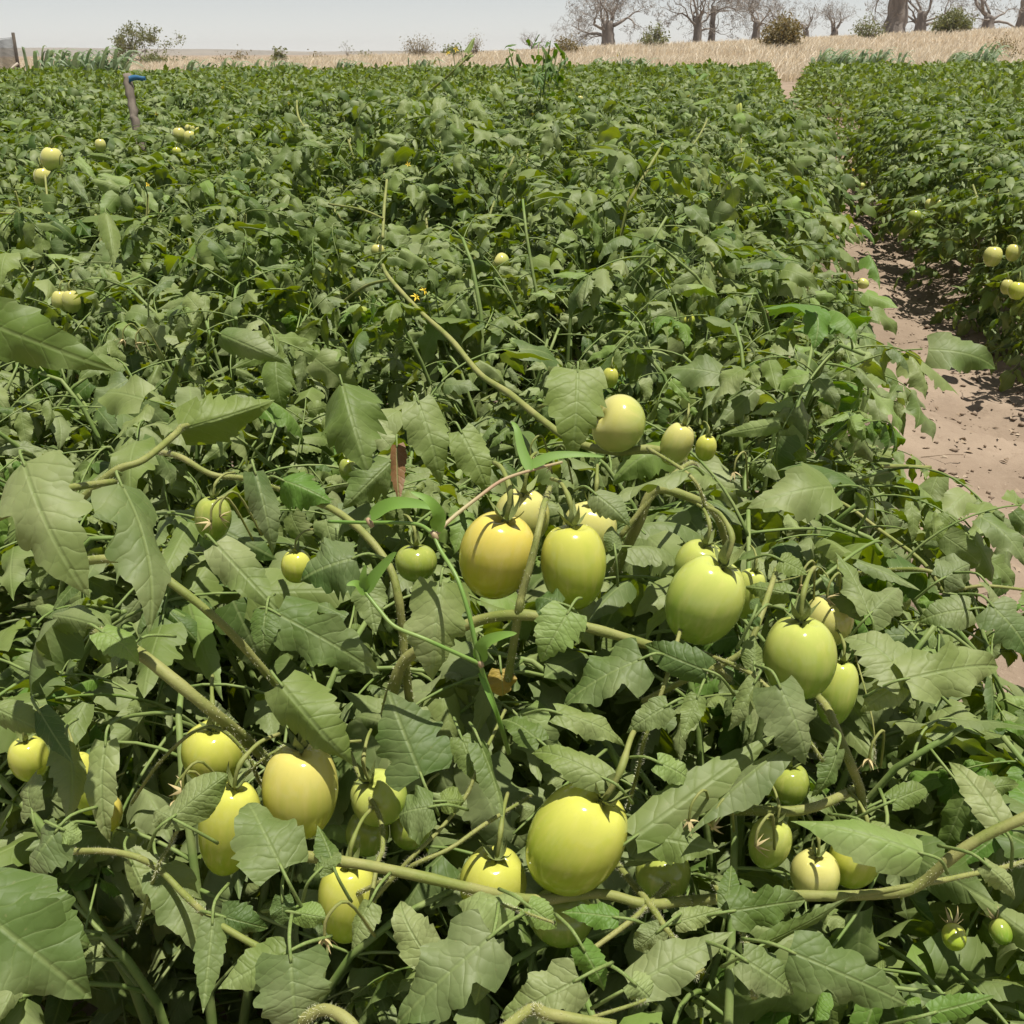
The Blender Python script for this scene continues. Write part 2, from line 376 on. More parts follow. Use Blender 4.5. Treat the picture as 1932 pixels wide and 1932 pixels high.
def leaf_template(seed):
    r = random.Random(seed)
    R = r.uniform(.12, .19); e0 = r.uniform(.15, .6); dr = r.uniform(.7, 1.7); sb = r.uniform(-.5, .5)
    n = 9; P = [Vector((0, 0, 0))]; Ts = []
    for i in range(n):
        s = i / n; e = e0 - dr * s; a = sb * s
        T = Vector((math.sin(a) * math.cos(e), math.cos(a) * math.cos(e), math.sin(e))); Ts.append(T); P.append(P[-1] + T * (R / n))
    Ts.append(Ts[-1])
    def fr(s):
        i = min(int(s * n), n - 1); k = s * n - i
        p = P[i].lerp(P[i + 1], k); T = Ts[i]; S = T.cross(Vector((0, 0, 1))).normalized(); return p, T, S, S.cross(T)
    items = []
    def put(s, sgn, ang, L, kind, drop):
        p, T, S, N = fr(s)
        d = T * math.cos(ang) + S * (sgn * math.sin(ang)); d = (d - N * math.sin(drop)).normalized()
        nn = (N + S * (sgn * r.uniform(-.5, 1.1)) + T * r.uniform(-.5, .5))
        off = d * (.006 if L > .03 else .003)
        m = frame(d, nn).to_4x4(); m.translation = p + off
        items.append((r.choice(IDX[kind]), m @ Matrix.Diagonal((L * r.uniform(.88, 1.12), L, L, 1)), p, L))
    put(1.0, 1, r.uniform(-.2, .2), r.uniform(.068, .096), r.choice(['big', 'big', 'serr']), r.uniform(0, .4))
    ss = [.42, .70, .93] if r.random() < .65 else [.5, .85]
    for k, s in enumerate(ss):
        for sg in (-1, 1):
            put(s + r.uniform(-.03, .03), sg, r.uniform(.8, 1.25), r.uniform(.050, .080) * (1 - .12 * (k == 0)), r.choice(['ov', 'ov', 'lance', 'serr', 'big']), r.uniform(.05, 1.1))
    for s in (.3, .56, .8):
        if r.random() < .75: put(s, r.choice((-1, 1)), r.uniform(.9, 1.4), r.uniform(.014, .024), 'round', r.uniform(0, .4))
    V, Q, T = tube([tuple(p) for p in P], np.linspace(.0016, .0009, n + 1), 5)
    return items, (V, Q, T)
TEMPL = [leaf_template(40 + i) for i in range(14)]
RPTS = [[tuple(V[k:k + 5].mean(0)) for k in (15, 30, 45)] for _, (V, Q, T) in TEMPL]
RACHIS = [mk_mesh('leaf_stalk', V, Q, T, np.zeros((len(V), 2)), np.full(len(V), .5), M_STEM2) for _, (V, Q, T) in TEMPL]
def merged_leaf(ti, l, bag, M=None, rs=random):
    items, (V, Q, T) = TEMPL[ti]
    tm = np.array(M) if M is not None else np.eye(4)
    base = bag.n
    bag.add(V @ tm[:3, :3].T + tm[:3, 3], Q, T, tint=.5)
    for i, m, p, L in items:
        if l == 'low' and L < .03: continue
        v, q, u = ARR[l][i]; mm = tm @ np.array(m)
        n0 = bag.n; bag.add(v @ mm[:3, :3].T + mm[:3, 3], q, None, u, rs.random())
        k = int(np.argmin(((V - np.array(p)) ** 2).sum(1))); nt = LOD[l][1]
        bag.T.append(np.array([[base + k, base + (k + 1) % len(V), n0 + nt // 2]]))      # leaflet stalk
_mm = []
for i in range(14):
    b = Bag(); merged_leaf(i, 'mid', b, None, random.Random(i)); _mm.append(b.mesh('leaf', M_LEAF_MID))

# ------------------------------------------------------------------ what must stay in view: fruit, stems and big leaves at known places
#  px, py, depth m, width px, height px, lean deg (clockwise), tip to viewer deg, colour, shape, label
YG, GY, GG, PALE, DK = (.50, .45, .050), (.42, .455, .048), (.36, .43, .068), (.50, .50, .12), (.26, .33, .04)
TOMS = [
 (937, 1048, .780, 148, 168, 14, 26, (.50, .44, .046), 0, 'large yellow tomato at left of the stalk in the central pair'),
 (1082, 1068, .770, 130, 168, -3, 14, GY, 1, 'yellow-green plum tomato at right of the stalk in the central pair'),
 (985, 975, .850, 104, 110, 5, 30, PALE, 2, 'pale tomato peeping out behind the large yellow one of the central pair'),
 (1112, 1000, .850, 104, 110, 8, 22, PALE, 3, 'pale tomato half hidden behind the right one of the central pair'),
 (1330, 1132, .760, 146, 172, 22, 24, GG, 2, 'big round green tomato with a dried brown sepal, right of the central pair'),
 (1318, 1072, .830, 100, 110, 12, 26, GG, 1, 'pale green tomato tucked behind the big round one with brown sepal'),
 (1412, 1120, .815, 62, 100, 10, 20, GG, 0, 'narrow slice of a green tomato right of the one with brown sepal'),
 (1508, 1240, .750, 138, 160, -2, 16, GG, 3, 'green tomato with upright sepals and two bright highlights near the path side'),
 (1578, 1305, .800, 80, 132, 8, 10, GG, 1, 'green tomato in half shade beneath the upright-sepal tomato'),
 (1562, 1172, .830, 96, 100, 6, 26, PALE, 0, 'small pale tomato crowned by thin stalks above the upright-sepal tomato'),
 (432, 1562, .690, 124, 196, 12, 18, GY, 4, 'long egg-shaped yellow-green tomato partly covered by a heart-shaped leaf'),
 (567, 1492, .705, 148, 186, 3, 14, (.53, .50, .085), 0, 'plump yellow tomato behind a jagged upright leaf'),
 (403, 1420, .770, 118, 124, 8, 28, GY, 2, 'yellow-green tomato under withered flower stalks above the long tomato'),
 (715, 1505, .750, 108, 104, -20, 30, GG, 3, 'shiny green tomato beside a round leaf, right of the plump yellow one'),
 (693, 1572, .770, 84, 84, 10, 16, DK, 2, 'small shaded green tomato under the shiny green one'),
 (775, 1562, .775, 82, 84, 16, 16, DK, 1, 'shaded green tomato with thin ribs under the round leaf'),
 (655, 1700, .705, 118, 170, 6, 18, GY, 4, 'green tomato hanging in shade below the thick lower branch'),
 (1087, 1583, .680, 180, 222, 30, 20, GY, 2, 'largest yellow-green tomato with its stalk end turned sideways, low centre'),
 (930, 1665, .700, 128, 134, 8, 24, GY, 3, 'yellow ribbed tomato crossed by a leaf, beside the largest tomato'),
 (1060, 1730, .735, 130, 90, 0, 10, DK, 1, 'dark tomato in shade directly under the largest tomato'),
 (1250, 1650, .740, 110, 110, 5, 18, DK, 1, 'hidden green tomato in shade right of the largest tomato'),
 (1452, 1590, .715, 82, 104, 10, 22, GG, 0, 'shiny pale green tomato at the left end of the lower group by the hairy branch'),
 (1538, 1650, .715, 92, 96, 0, 22, PALE, 3, 'pale ribbed tomato in the middle of the lower group by the hairy branch'),
 (1612, 1622, .730, 100, 112, 12, 22, GY, 1, 'yellow-green tomato crossed by a dark stalk above the hairy branch'),
 (1488, 1478, .770, 78, 80, 0, 20, DK, 2, 'shaded green tomato under a leaf with a yellow brown-spotted tip'),
 (1800, 1768, .680, 46, 48, 20, -50, GY, 0, 'tiny round tomato with long dry yellow sepals, lower corner'),
 (1888, 1758, .700, 42, 46, -10, -40, DK, 0, 'tiny shaded tomato beside the tiny one with dry yellow sepals'),
 (1168, 800, 1.010, 118, 96, -70, 20, PALE, 1, 'pale yellow tomato lying on its side above the central pair'),
 (1276, 838, 1.020, 62, 84, 20, 20, PALE, 0, 'pale tomato under a bent leaf beside the one lying on its side'),
 (1332, 845, 1.000, 40, 50, 6, 28, GY, 3, 'small ribbed yellow-green tomato with spiky calyx above the central pair'),
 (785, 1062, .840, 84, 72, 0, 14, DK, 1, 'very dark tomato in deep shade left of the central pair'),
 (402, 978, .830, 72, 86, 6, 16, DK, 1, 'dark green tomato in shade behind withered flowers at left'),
 (560, 1068, .850, 60, 64, 0, 20, GY, 2, 'half-lit tomato peeping through leaves at mid left'),
 (657, 886, 1.000, 36, 46, -4, 10, DK, 0, 'small dark green fruit under leaves near the withered brown leaf'),
 (55, 1432, .720, 76, 90, 0, 24, GY, 1, 'bright yellow-green tomato showing in a gap at the left edge'),
 (158, 1478, .735, 66, 130, -8, 16, GY, 4, 'long tomato mostly behind hanging leaves near the left edge'),
 (205, 1535, .760, 54, 70, 0, 12, YG, 0, 'yellow bit of tomato under the hanging leaves near the left edge'),
 (95, 286, 2.55, 42, 46, 8, 20, PALE, 3, 'pale tomato high on the tall left vine beside a torn leaf'),
 (79, 321, 2.60, 36, 38, -6, 20, PALE, 3, 'pale tomato just under the highest one on the left vine'),
 (188, 264, 3.4, 22, 26, 0, 16, PALE, 0, 'tiny pale fruit behind a curled leaf near the wooden stake'),
 (110, 548, 1.62, 34, 44, 4, 16, PALE, 3, 'pale ribbed tomato, left one of a pair among dense left leaves'),
 (131, 548, 1.60, 36, 46, -4, 16, PALE, 3, 'pale ribbed tomato, right one of a pair among dense left leaves'),
 (337, 246, 4.0, 26, 30, -4, 14, PALE, 0, 'pale tomato at left in the small cluster right of the wooden stake'),
 (357, 251, 3.95, 24, 28, 0, 14, PALE, 1, 'pale tomato in the middle of the cluster right of the wooden stake'),
 (374, 242, 4.05, 17, 22, 8, 14, PALE, 0, 'small pale tomato at the end of the cluster right of the stake'),
 (357, 234, 4.1, 20, 18, 0, 24, PALE, 2, 'pale tomato topmost in the cluster right of the wooden stake'),
 (332, 277, 3.8, 18, 18, 0, 14, GY, 0, 'small yellowish fruit below the cluster right of the wooden stake'),
 (615, 505, 1.95, 30, 62, -14, 10, GY, 4, 'long yellow-green tomato standing among leaves left of the long vine'),
 (712, 458, 2.1, 28, 30, 0, 16, PALE, 0, 'pale tomato showing through leaves near the top of the long vine'),
 (680, 575, 1.75, 34, 36, 0, 10, DK, 1, 'dark shaded tomato beneath leaves by the tip of the long vine'),
 (945, 478, 2.0, 40, 26, -60, 10, PALE, 1, 'pale tomato lying among mid-field leaves near the middle'),
 (1152, 688, 1.30, 34, 42, 6, 16, GY, 0, 'yellow-green tomato partly under leaves above the one lying on its side'),
 (1300, 586, 1.75, 30, 22, -50, 14, GY, 1, 'small yellow-green tomato lying under the light young shoot'),
 (1095, 182, 7.2, 12, 13, 0, 16, PALE, 0, 'tiny pale tomato standing out in the far leaves of the middle bed'),
 (1394, 202, 4.9, 15, 36, 2, 8, GG, 4, 'slim green tomato under hanging leaves by the far path edge'),
 (1630, 523, 2.75, 22, 24, -70, 10, PALE, 0, 'pale tomato at the bed edge behind a jagged leaf over the path'),
 (1875, 473, 3.25, 36, 40, 4, 14, PALE, 0, 'pale tomato, left one of the pair on the bed across the path'),
 (1914, 466, 3.25, 30, 34, 8, 14, PALE, 1, 'pale tomato, right one of the pair on the bed across the path'),
 (1921, 537, 3.05, 34, 36, 6, 14, GY, 0, 'yellowish tomato at the frame edge low on the bed across the path'),
 (1902, 530, 3.12, 24, 30, 0, 14, PALE, 3, 'pale tomato tucked beside the low yellowish one across the path'),
 (1756, 378, 4.3, 20, 24, 0, 14, PALE, 0, 'yellow tomato half way along the flank of the bed across the path'),
 (1772, 378, 4.35, 12, 20, 10, 14, PALE, 0, 'small pale tomato beside the yellow one on the far bed flank'),
 (1727, 400, 4.1, 26, 26, 0, 10, DK, 1, 'shaded green tomato low on the flank of the bed across the path'),
 (1627, 345, 5.6, 14, 9, -80, 6, PALE, 0, 'pale fallen tomato on the soil at the edge of the path'),
 (1505, 240, 9.0, 8, 9, 0, 10, PALE, 0, 'tiny pale tomato at the far foot of the bed across the path'),
]
#  base px,py  tip px,py  width px, depth m, roll deg, kind, material key
HERO_LEAVES = [
 (45, 872, 128, 1102, 168, .60, 5, 'big', 0), (228, 912, 328, 1157, 135, .63, -50, 'big', 0), (-70, 590, 188, 694, 120, .78, 35, 'ov', 0),
 (337, 812, 522, 756, 88, .95, 40, 'serr', 0), (413, 629, 530, 678, 60, 1.2, 20, 'ov', 0), (288, 553, 360, 467, 46, 1.3, 0, 'ov', 0),
 (200, 400, 226, 532, 62, 1.6, -30, 'ov', 0), (405, 1024, 522, 1150, 86, .73, 8, 'ov', 0), (521, 1157, 716, 1258, 112, .70, 6, 'big', 0),
 (503, 1152, 492, 1232, 58, .70, 10, 'ov', 0), (672, 1052, 560, 1088, 118, .73, -5, 'serr', 0), (690, 1090, 706, 1188, 70, .73, 6, 'ov', 0),
 (832, 1096, 808, 1282, 122, .715, 0, 'big', 0), (740, 868, 650, 956, 76, .93, -20, 'serr', 0), (749, 838, 754, 948, 38, .90, 20, 'lance', 2),
 (481, 888, 524, 1034, 64, .75, -12, 'ov', 0), (530, 905, 622, 940, 70, .83, 5, 'serr', 1), (788, 756, 838, 895, 86, .88, 0, 'ov', 0),
 (868, 812, 927, 922, 74, .88, 6, 'ov', 0), (645, 722, 690, 880, 112, .95, 4, 'serr', 0), (1090, 698, 1085, 844, 118, .95, 0, 'serr', 0),
 (1290, 888, 1122, 958, 60, .82, 55, 'ov', 0), (1074, 1152, 1020, 1244, 92, .70, -4, 'serr', 0), (1060, 1140, 1008, 1118, 60, .72, 0, 'round', 0),
 (1214, 1242, 1050, 1308, 118, .70, 10, 'big', 0), (1334, 1266, 1200, 1212, 66, .70, -25, 'ov', 0), (1183, 1032, 1303, 1022, 80, .82, -35, 'big', 0),
 (1160, 1035, 1155, 995, 36, .79, 0, 'round', 0), (1423, 1258, 1423, 1202, 46, .70, 0, 'round', 0), (1428, 1160, 1412, 1178, 26, .70, 0, 'round', 0),
 (1425, 1150, 1432, 1130, 26, .70, 0, 'round', 0), (1470, 1056, 1524, 1080, 66, .78, 0, 'ov', 0), (1490, 1120, 1395, 1098, 50, .77, -20, 'ov', 0),
 (1640, 1160, 1590, 1036, 62, .79, 15, 'ov', 0), (1640, 1160, 1724, 1074, 76, .79, 0, 'big', 0), (1634, 1158, 1552, 1078, 50, .80, 0, 'lance', 0),
 (1712, 1282, 1608, 1170, 120, .70, 10, 'serr', 0), (1700, 1290, 1622, 1335, 64, .70, 0, 'ov', 0), (1706, 1282, 1920, 1232, 112, .69, 0, 'big', 0),
 (1427, 1282, 1375, 1380, 48, .68, 0, 'ov', 0), (1468, 1290, 1548, 1448, 112, .665, 4, 'big', 0), (1318, 1310, 1288, 1388, 48, .69, 0, 'ov', 0),
 (112, 1562, 14, 1668, 98, .62, 6, 'ov', 0), (112, 1562, 150, 1580, 44, .62, 0, 'round', 0), (-60, 1700, 160, 1872, 210, .53, -6, 'big', 0), (30, 1690, 150, 1800, 120, .56, 5, 'big', 0),
 (533, 1641, 456, 1482, 136, .595, 4, 'serr', 0), (322, 1545, 425, 1466, 78, .62, 0, 'round', 0), (332, 1548, 278, 1520, 46, .62, 0, 'round', 0),
 (533, 1690, 532, 1746, 48, .60, 0, 'round', 0), (556, 1722, 612, 1732, 50, .60, 0, 'round', 0), (545, 1796, 418, 1862, 96, .54, 8, 'ov', 0), (548, 1800, 560, 1990, 150, .52, 0, 'big', 0),
 (305, 1632, 390, 1792, 110, .645, -35, 'ov', 0), (245, 1620, 300, 1745, 50, .655, 10, 'lance', 0), (402, 1732, 384, 1902, 62, .585, -20, 'lance', 0), (415, 1728, 502, 1752, 66, .59, 5, 'serr', 0),
 (72, 1338, 128, 1434, 52, .66, 5, 'ov', 0), (200, 1398, 174, 1592, 60, .66, 10, 'lance', 0), (528, 1288, 654, 1446, 120, .68, 4, 'ov', 0),
 (796, 1466, 738, 1314, 146, .68, -4, 'big', 0), (818, 1522, 742, 1532, 92, .66, 0, 'round', 0), (832, 1512, 880, 1508, 48, .67, 0, 'round', 0),
 (973, 1714, 846, 1666, 92, .62, 18, 'ov', 0), (930, 1764, 732, 1930, 150, .545, 4, 'big', 0), (928, 1772, 896, 1906, 62, .55, 0, 'ov', 0),
 (806, 1805, 733, 1694, 86, .585, -20, 'serr', 0), (995, 1708, 1056, 1752, 54, .60, 0, 'ov', 0), (1142, 1470, 995, 1394, 68, .66, 10, 'ov', 0),
 (1188, 1862, 1374, 1762, 100, .56, -14, 'ov', 0), (1190, 1850, 1248, 1898, 74, .555, 0, 'ov', 0), (1096, 1783, 1156, 1882, 62, .56, 0, 'ov', 1),
 (1168, 1732, 1064, 1716, 52, .60, 10, 'ov', 1), (1272, 1742, 1366, 1714, 46, .60, 0, 'ov', 0), (1248, 1752, 1198, 1794, 56, .59, 0, 'round', 0),
 (1094, 1846, 942, 1928, 104, .54, -8, 'big', 0), (1196, 1580, 1452, 1394, 92, .665, 0, 'lance', 3), (1226, 1578, 1352, 1604, 86, .67, 0, 'ov', 3),
 (1240, 1438, 1326, 1474, 56, .68, 0, 'ov', 0), (1186, 1622, 1358, 1634, 76, .685, 50, 'ov', 0), (1744, 1612, 1505, 1534, 104, .60, 6, 'ov', 0),
 (1488, 1794, 1740, 1902, 112, .55, 5, 'big', 0), (1440, 1782, 1597, 1694, 44, .58, 45, 'lance', 0), (1400, 1808, 1522, 1882, 86, .55, 0, 'ov', 0),
 (1376, 1720, 1538, 1694, 84, .60, 5, 'big', 0), (1370, 1715, 1384, 1620, 40, .61, 0, 'lance', 0), (1580, 1412, 1556, 1512, 50, .70, -20, 'ov', 0), (1682, 1512, 1768, 1476, 46, .68, 0, 'ov', 0),
 (1892, 1562, 1796, 1416, 62, .64, -8, 'lance', 0), (1858, 1630, 1950, 1702, 50, .60, 0, 'ov', 0), (1756, 1912, 1872, 1880, 50, .56, 10, 'lance', 1),
 (1778, 1092, 1852, 1048, 62, .86, 0, 'round', 0), (1868, 1140, 1960, 1232, 96, .76, 0, 'big', 0), (1832, 1150, 1732, 1162, 68, .78, 0, 'ov', 0), (1858, 1098, 1930, 1172, 82, .80, -45, 'ov', 0),
 (945, 1262, 950, 1310, 58, .78, 0, 'round', 4), (1262, 1330, 1180, 1375, 60, .69, 0, 'ov', 0), (1050, 1345, 1210, 1385, 60, .68, -10, 'ov', 0), (1020, 1400, 940, 1330, 60, .70, 10, 'ov', 0),
 (905, 1400, 960, 1530, 54, .69, -40, 'lance', 0), (870, 1390, 905, 1480, 56, .70, 0, 'ov', 0), (1475, 1412, 1290, 1550, 70, .67, 40, 'lance', 0),
 (190, 1190, 268, 1240, 62, .68, -20, 'ov', 0), (255, 1215, 190, 1260, 50, .69, 30, 'serr', 0), (628, 1628, 604, 1555, 46, .645, 35, 'lance', 0), (62, 1535, 44, 1438, 84, .66, -40, 'serr', 0), (-10, 1335, 92, 1385, 62, .66, 10, 'ov', 0), (128, 1396, 142, 1545, 72, .68, -48, 'ov', 0),
 (600, 1645, 640, 1600, 40, .64, 0, 'round', 0), (1120, 930, 1190, 985, 60, .80, 0, 'ov', 0), (700, 1700, 655, 1790, 60, .62, 20, 'ov', 0), (1400, 1500, 1330, 1530, 50, .69, 0, 'ov', 0), (1640, 1560, 1700, 1600, 50, .66, 0, 'ov', 0),
 (880, 98, 904, 50, 20, 3.1, 10, 'lance', 0), (872, 112, 905, 100, 22, 3.1, 0, 'ov', 0), (868, 118, 850, 150, 24, 3.1, -10, 'ov', 0), (835, 150, 785, 140, 26, 3.12, 0, 'serr', 0), (838, 152, 868, 185, 30, 3.1, 0, 'big', 0), (812, 170, 775, 195, 30, 3.15, 10, 'serr', 0), (830, 185, 822, 250, 40, 3.0, 0, 'serr', 0), (770, 190, 735, 235, 40, 3.0, -10, 'ov', 0), (890, 190, 935, 245, 44, 3.0, 5, 'big', 0), (860, 215, 872, 290, 42, 2.9, -20, 'ov', 0), (715, 200, 690, 250, 40, 3.2, 0, 'ov', 0), (930, 160, 960, 205, 34, 3.3, 0, 'ov', 0),
 (120, 290, 175, 262, 24, 2.5, 10, 'ov', 0), (170, 292, 235, 300, 26, 2.5, 30, 'ov', 0), (130, 330, 180, 395, 40, 2.4, 0, 'ov', 0), (145, 300, 200, 350, 30, 2.45, 0, 'serr', 0), (60, 420, 50, 480, 34, 2.3, -20, 'ov', 0),
 (1310, 140, 1285, 95, 16, 4.2, 0, 'lance', 1), (1318, 150, 1350, 125, 16, 4.2, 0, 'ov', 1), (1395, 195, 1385, 155, 26, 4.6, -30, 'ov', 0), (1370, 155, 1420, 140, 18, 4.6, 0, 'ov', 0), (1400, 150, 1412, 190, 18, 4.6, 20, 'ov', 0),
 (955, 255, 1010, 285, 44, 2.6, 0, 'big', 3), (725, 335, 760, 300, 22, 2.3, 0, 'ov', 0), (1640, 480, 1682, 568, 36, 2.5, -30, 'serr', 1), (1625, 425, 1668, 470, 26, 2.7, -20, 'ov', 1),
]
#  stems: list of (px, py, depth), width px at the start and the end
HERO_STEMS = [
 ([(742, 1300, .80), (765, 1245, .785), (830, 1205, .77), (905, 1170, .76), (985, 1160, .745), (1060, 1172, .745), (1140, 1192, .745), (1240, 1222, .755), (1330, 1250, .80)], 34, 24),
 ([(978, 1158, .745), (985, 1120, .742), (1002, 1060, .738), (1016, 1000, .74), (1026, 955, .765)], 24, 15),
 ([(590, 946, .84), (640, 968, .82), (692, 1012, .80), (735, 1070, .785), (752, 1130, .78), (760, 1200, .79), (765, 1262, .80)], 18, 24),
 ([(180, 1056, .76), (262, 1060, .755), (340, 1112, .75), (405, 1165, .755), (455, 1215, .77), (520, 1290, .80)], 24, 20),
 ([(200, 1200, .74), (262, 1232, .70), (330, 1285, .69), (400, 1342, .70), (455, 1388, .735), (500, 1430, .78)], 36, 28),
 ([(622, 1622, .66), (700, 1634, .655), (800, 1655, .65), (900, 1678, .655), (1010, 1698, .67), (1130, 1686, .675), (1220, 1706, .67), (1290, 1700, .69)], 30, 26),
 ([(1225, 1706, .665), (1262, 1760, .64), (1290, 1800, .66)], 20, 14),
 ([(1180, 1745, .64), (1215, 1715, .66)], 14, 14),
 ([(1300, 1700, .70), (1400, 1694, .675), (1500, 1690, .655), (1600, 1690, .645), (1700, 1682, .635), (1745, 1662, .63), (1795, 1618, .62), (1860, 1576, .615), (1960, 1530, .61)], 26, 30),
 ([(1740, 1668, .632), (1830, 1650, .645), (1900, 1635, .66)], 16, 12),
 ([(1400, 1528, .73), (1440, 1530, .715), (1500, 1530, .71), (1545, 1520, .715), (1590, 1500, .74)], 30, 22),
 ([(1556, 1330, .77), (1580, 1380, .74), (1604, 1440, .735), (1625, 1500, .76)], 20, 26),
 ([(722, 500, 1.75), (735, 525, 1.62), (790, 585, 1.5), (850, 640, 1.38), (905, 705, 1.25), (960, 742, 1.17), (1020, 790, 1.1), (1080, 832, 1.06), (1160, 852, 1.03), (1230, 848, 1.02), (1290, 870, 1.05)], 9, 26),
 ([(735, 528, 1.62), (690, 540, 1.66), (640, 575, 1.75)], 9, 7),
 ([(1205, 985, .88), (1235, 925, .87), (1300, 938, .87), (1345, 965, .88), (1365, 1010, .90)], 30, 16),
 ([(1236, 930, .87), (1265, 900, .88), (1300, 875, .93)], 16, 12),
 ([(1290, 888, .83), (1318, 920, .82), (1332, 965, .84), (1340, 1010, .87)], 10, 8),
 ([(110, 925, .80), (60, 950, .78), (-30, 990, .76)], 20, 24),
 ([(215, 890, .86), (270, 868, .87), (330, 820, .92), (345, 805, .94)], 22, 14),
 ([(340, 862, .90), (400, 895, .88), (470, 905, .90)], 16, 14),
 ([(130, 1607, .65), (200, 1606, .635), (260, 1618, .63), (305, 1645, .635), (350, 1690, .625), (405, 1738, .59)], 16, 18),
 ([(296, 1640, .63), (318, 1600, .63), (340, 1560, .625)], 10, 8),
 ([(770, 1625, .66), (830, 1565, .67), (880, 1500, .68), (905, 1440, .69)], 12, 9),
 ([(780, 1632, .66), (850, 1600, .66), (915, 1555, .68)], 13, 10),
 ([(1265, 1255, .72), (1240, 1330, .71), (1215, 1400, .71), (1205, 1450, .73)], 12, 10),
 ([(1440, 1150, .75), (1410, 1220, .74), (1360, 1255, .745), (1310, 1275, .76)], 15, 18),
 ([(1400, 1262, .71), (1440, 1290, .69), (1480, 1330, .68)], 14, 11),
 ([(85, 330, 2.6), (92, 400, 2.5), (100, 460, 2.3), (118, 540, 2.1)], 7, 10),
 ([(0, 402, 2.4), (45, 405, 2.4), (78, 410, 2.42)], 7, 8),
 ([(560, 190, 4.0), (565, 225, 3.9), (600, 275, 3.8)], 6, 8),
 ([(890, 100, 3.1), (860, 130, 3.1), (838, 150, 3.15), (800, 180, 3.2)], 6, 9),
 ([(730, 340, 2.2), (725, 390, 2.15), (722, 450, 2.1)], 9, 11),
 ([(620, 385, 2.3), (680, 395, 2.2), (722, 412, 2.12)], 7, 8),
 ([(1335, 225, 3.4), (1310, 270, 3.3), (1270, 300, 3.2)], 6, 7),
 ([(1650, 880, 1.45), (1700, 880, 1.5), (1755, 882, 1.55)], 12, 10),
 ([(1590, 950, 1.25), (1660, 1000, 1.2), (1740, 1060, 1.15)], 9, 11),
 ([(1700, 1075, .9), (1760, 1080, .88), (1800, 1110, .87), (1860, 1105, .86)], 14, 8),
 ([(900, 1690, .66), (985, 1720, .60)], 9, 7), ([(1040, 1915, .52), (1000, 1905, .53), (930, 1960, .5)], 30, 30),
 ([(560, 1932, .52), (610, 1905, .51), (660, 1930, .5), (690, 1990, .5)], 30, 34),
 ([(1390, 1735, .62), (1405, 1770, .60), (1420, 1815, .57)], 14, 18), ([(1180, 1900, .55), (1230, 1880, .56)], 10, 8),
 ([(300, 1440, .72), (370, 1378, .71), (420, 1378, .71), (470, 1430, .72), (488, 1470, .73)], 9, 11), ([(488, 1440, .72), (530, 1412, .72), (552, 1408, .72)], 9, 8),
 ([(690, 1490, .74), (718, 1545, .72), (722, 1600, .70), (712, 1630, .68)], 14, 12),
 ([(1640, 1330, .78), (1560, 1085, .86), (1500, 1090, .85)], 4, 4),
]
KEEP = []   # px, py, rx, ry, depth, 3d centre, radius
for t in TOMS:
    px, py, d, w, h = t[:5]
    if t[7] is DK or any(k in t[9] for k in ('peeping through', 'mostly behind', 'bit of tomato', 'hidden green')): continue
    KEEP.append((px, py, w * .46, h * .46, d, at(px, py, d), 0 if 'shade' in t[9] else .45 * w * d / F))
for b0, b1, t0, t1, w, d, ro, k, mk in HERO_LEAVES:
    if d < 1.3:
        for f in (.15, .5, .85):
            KEEP.append((b0 + (t0 - b0) * f, b1 + (t1 - b1) * f, w * .42, w * .42, d, at(b0 + (t0 - b0) * f, b1 + (t1 - b1) * f, d), .34 * w * d / F))
for P, w0, w1 in HERO_STEMS:
    if P[0][2] < 1.3:
        for i in range(len(P) - 1):
            for f in (.0, .5):
                q = [P[i][k] + (P[i + 1][k] - P[i][k]) * f for k in range(3)]
                KEEP.append((q[0], q[1], w0 * .8, w0 * .8, q[2], at(*q), .005))
KA = np.array([(k[0], k[1], k[2], k[3], k[4]) for k in KEEP]); KC = np.array([tuple(k[5]) for k in KEEP]); KR = np.array([k[6] for k in KEEP])
SUNV = np.array(SUN)
def blocks(pts, m=14):
    """would a random leaf through these points hide or shade something that the place shows plainly?"""
    for p in pts:
        x, y, d = proj(p)
        if d < .12: return True
        q = ((KA[:, 0] - x) / (KA[:, 2] + m)) ** 2 + ((KA[:, 1] - y) / (KA[:, 3] + m)) ** 2
        if ((q < 1) & (d < KA[:, 4] + .03)).any(): return True
        r = np.array(p) - KC; tt = r @ SUNV
        dist = np.linalg.norm(r - tt[:, None] * SUNV, axis=1)
        if ((tt > 0) & (dist < KR)).any(): return True
    return False

# ------------------------------------------------------------------ canopy
def near_wide(u): return .24 * smooth(1.45, .85, u)
def canopy(x, y):
    u, w = uw(x, y); w = w - near_wide(u) if w < .72 + near_wide(u) else w
    base = np.interp(y, [.1, .3, .5, .63, .75, 1.0, 2.0, 4.0], [.44, .50, .55, .64, .69, .71, .70, .73])
    base += (.05 + .09 * smooth(1.2, 2.5, y)) * nz(x, y, 1.9) + .07 * nz(x, y, .8, 5.0) * smooth(1.2, 3, y)
    base += .13 * math.exp(-((x + .2) ** 2 + (y - 3.3) ** 2) / .3) + .10 * math.exp(-((x + 1.13) ** 2 + (y - 2.65) ** 2) / .12)
    if w < .72: e = smooth(.54, .06, w); return base * (.06 + .94 * e)
    e = smooth(.70, 1.06, w); return (.68 + .06 * nz(x, y, 1.7)) * (.10 + .90 * e)

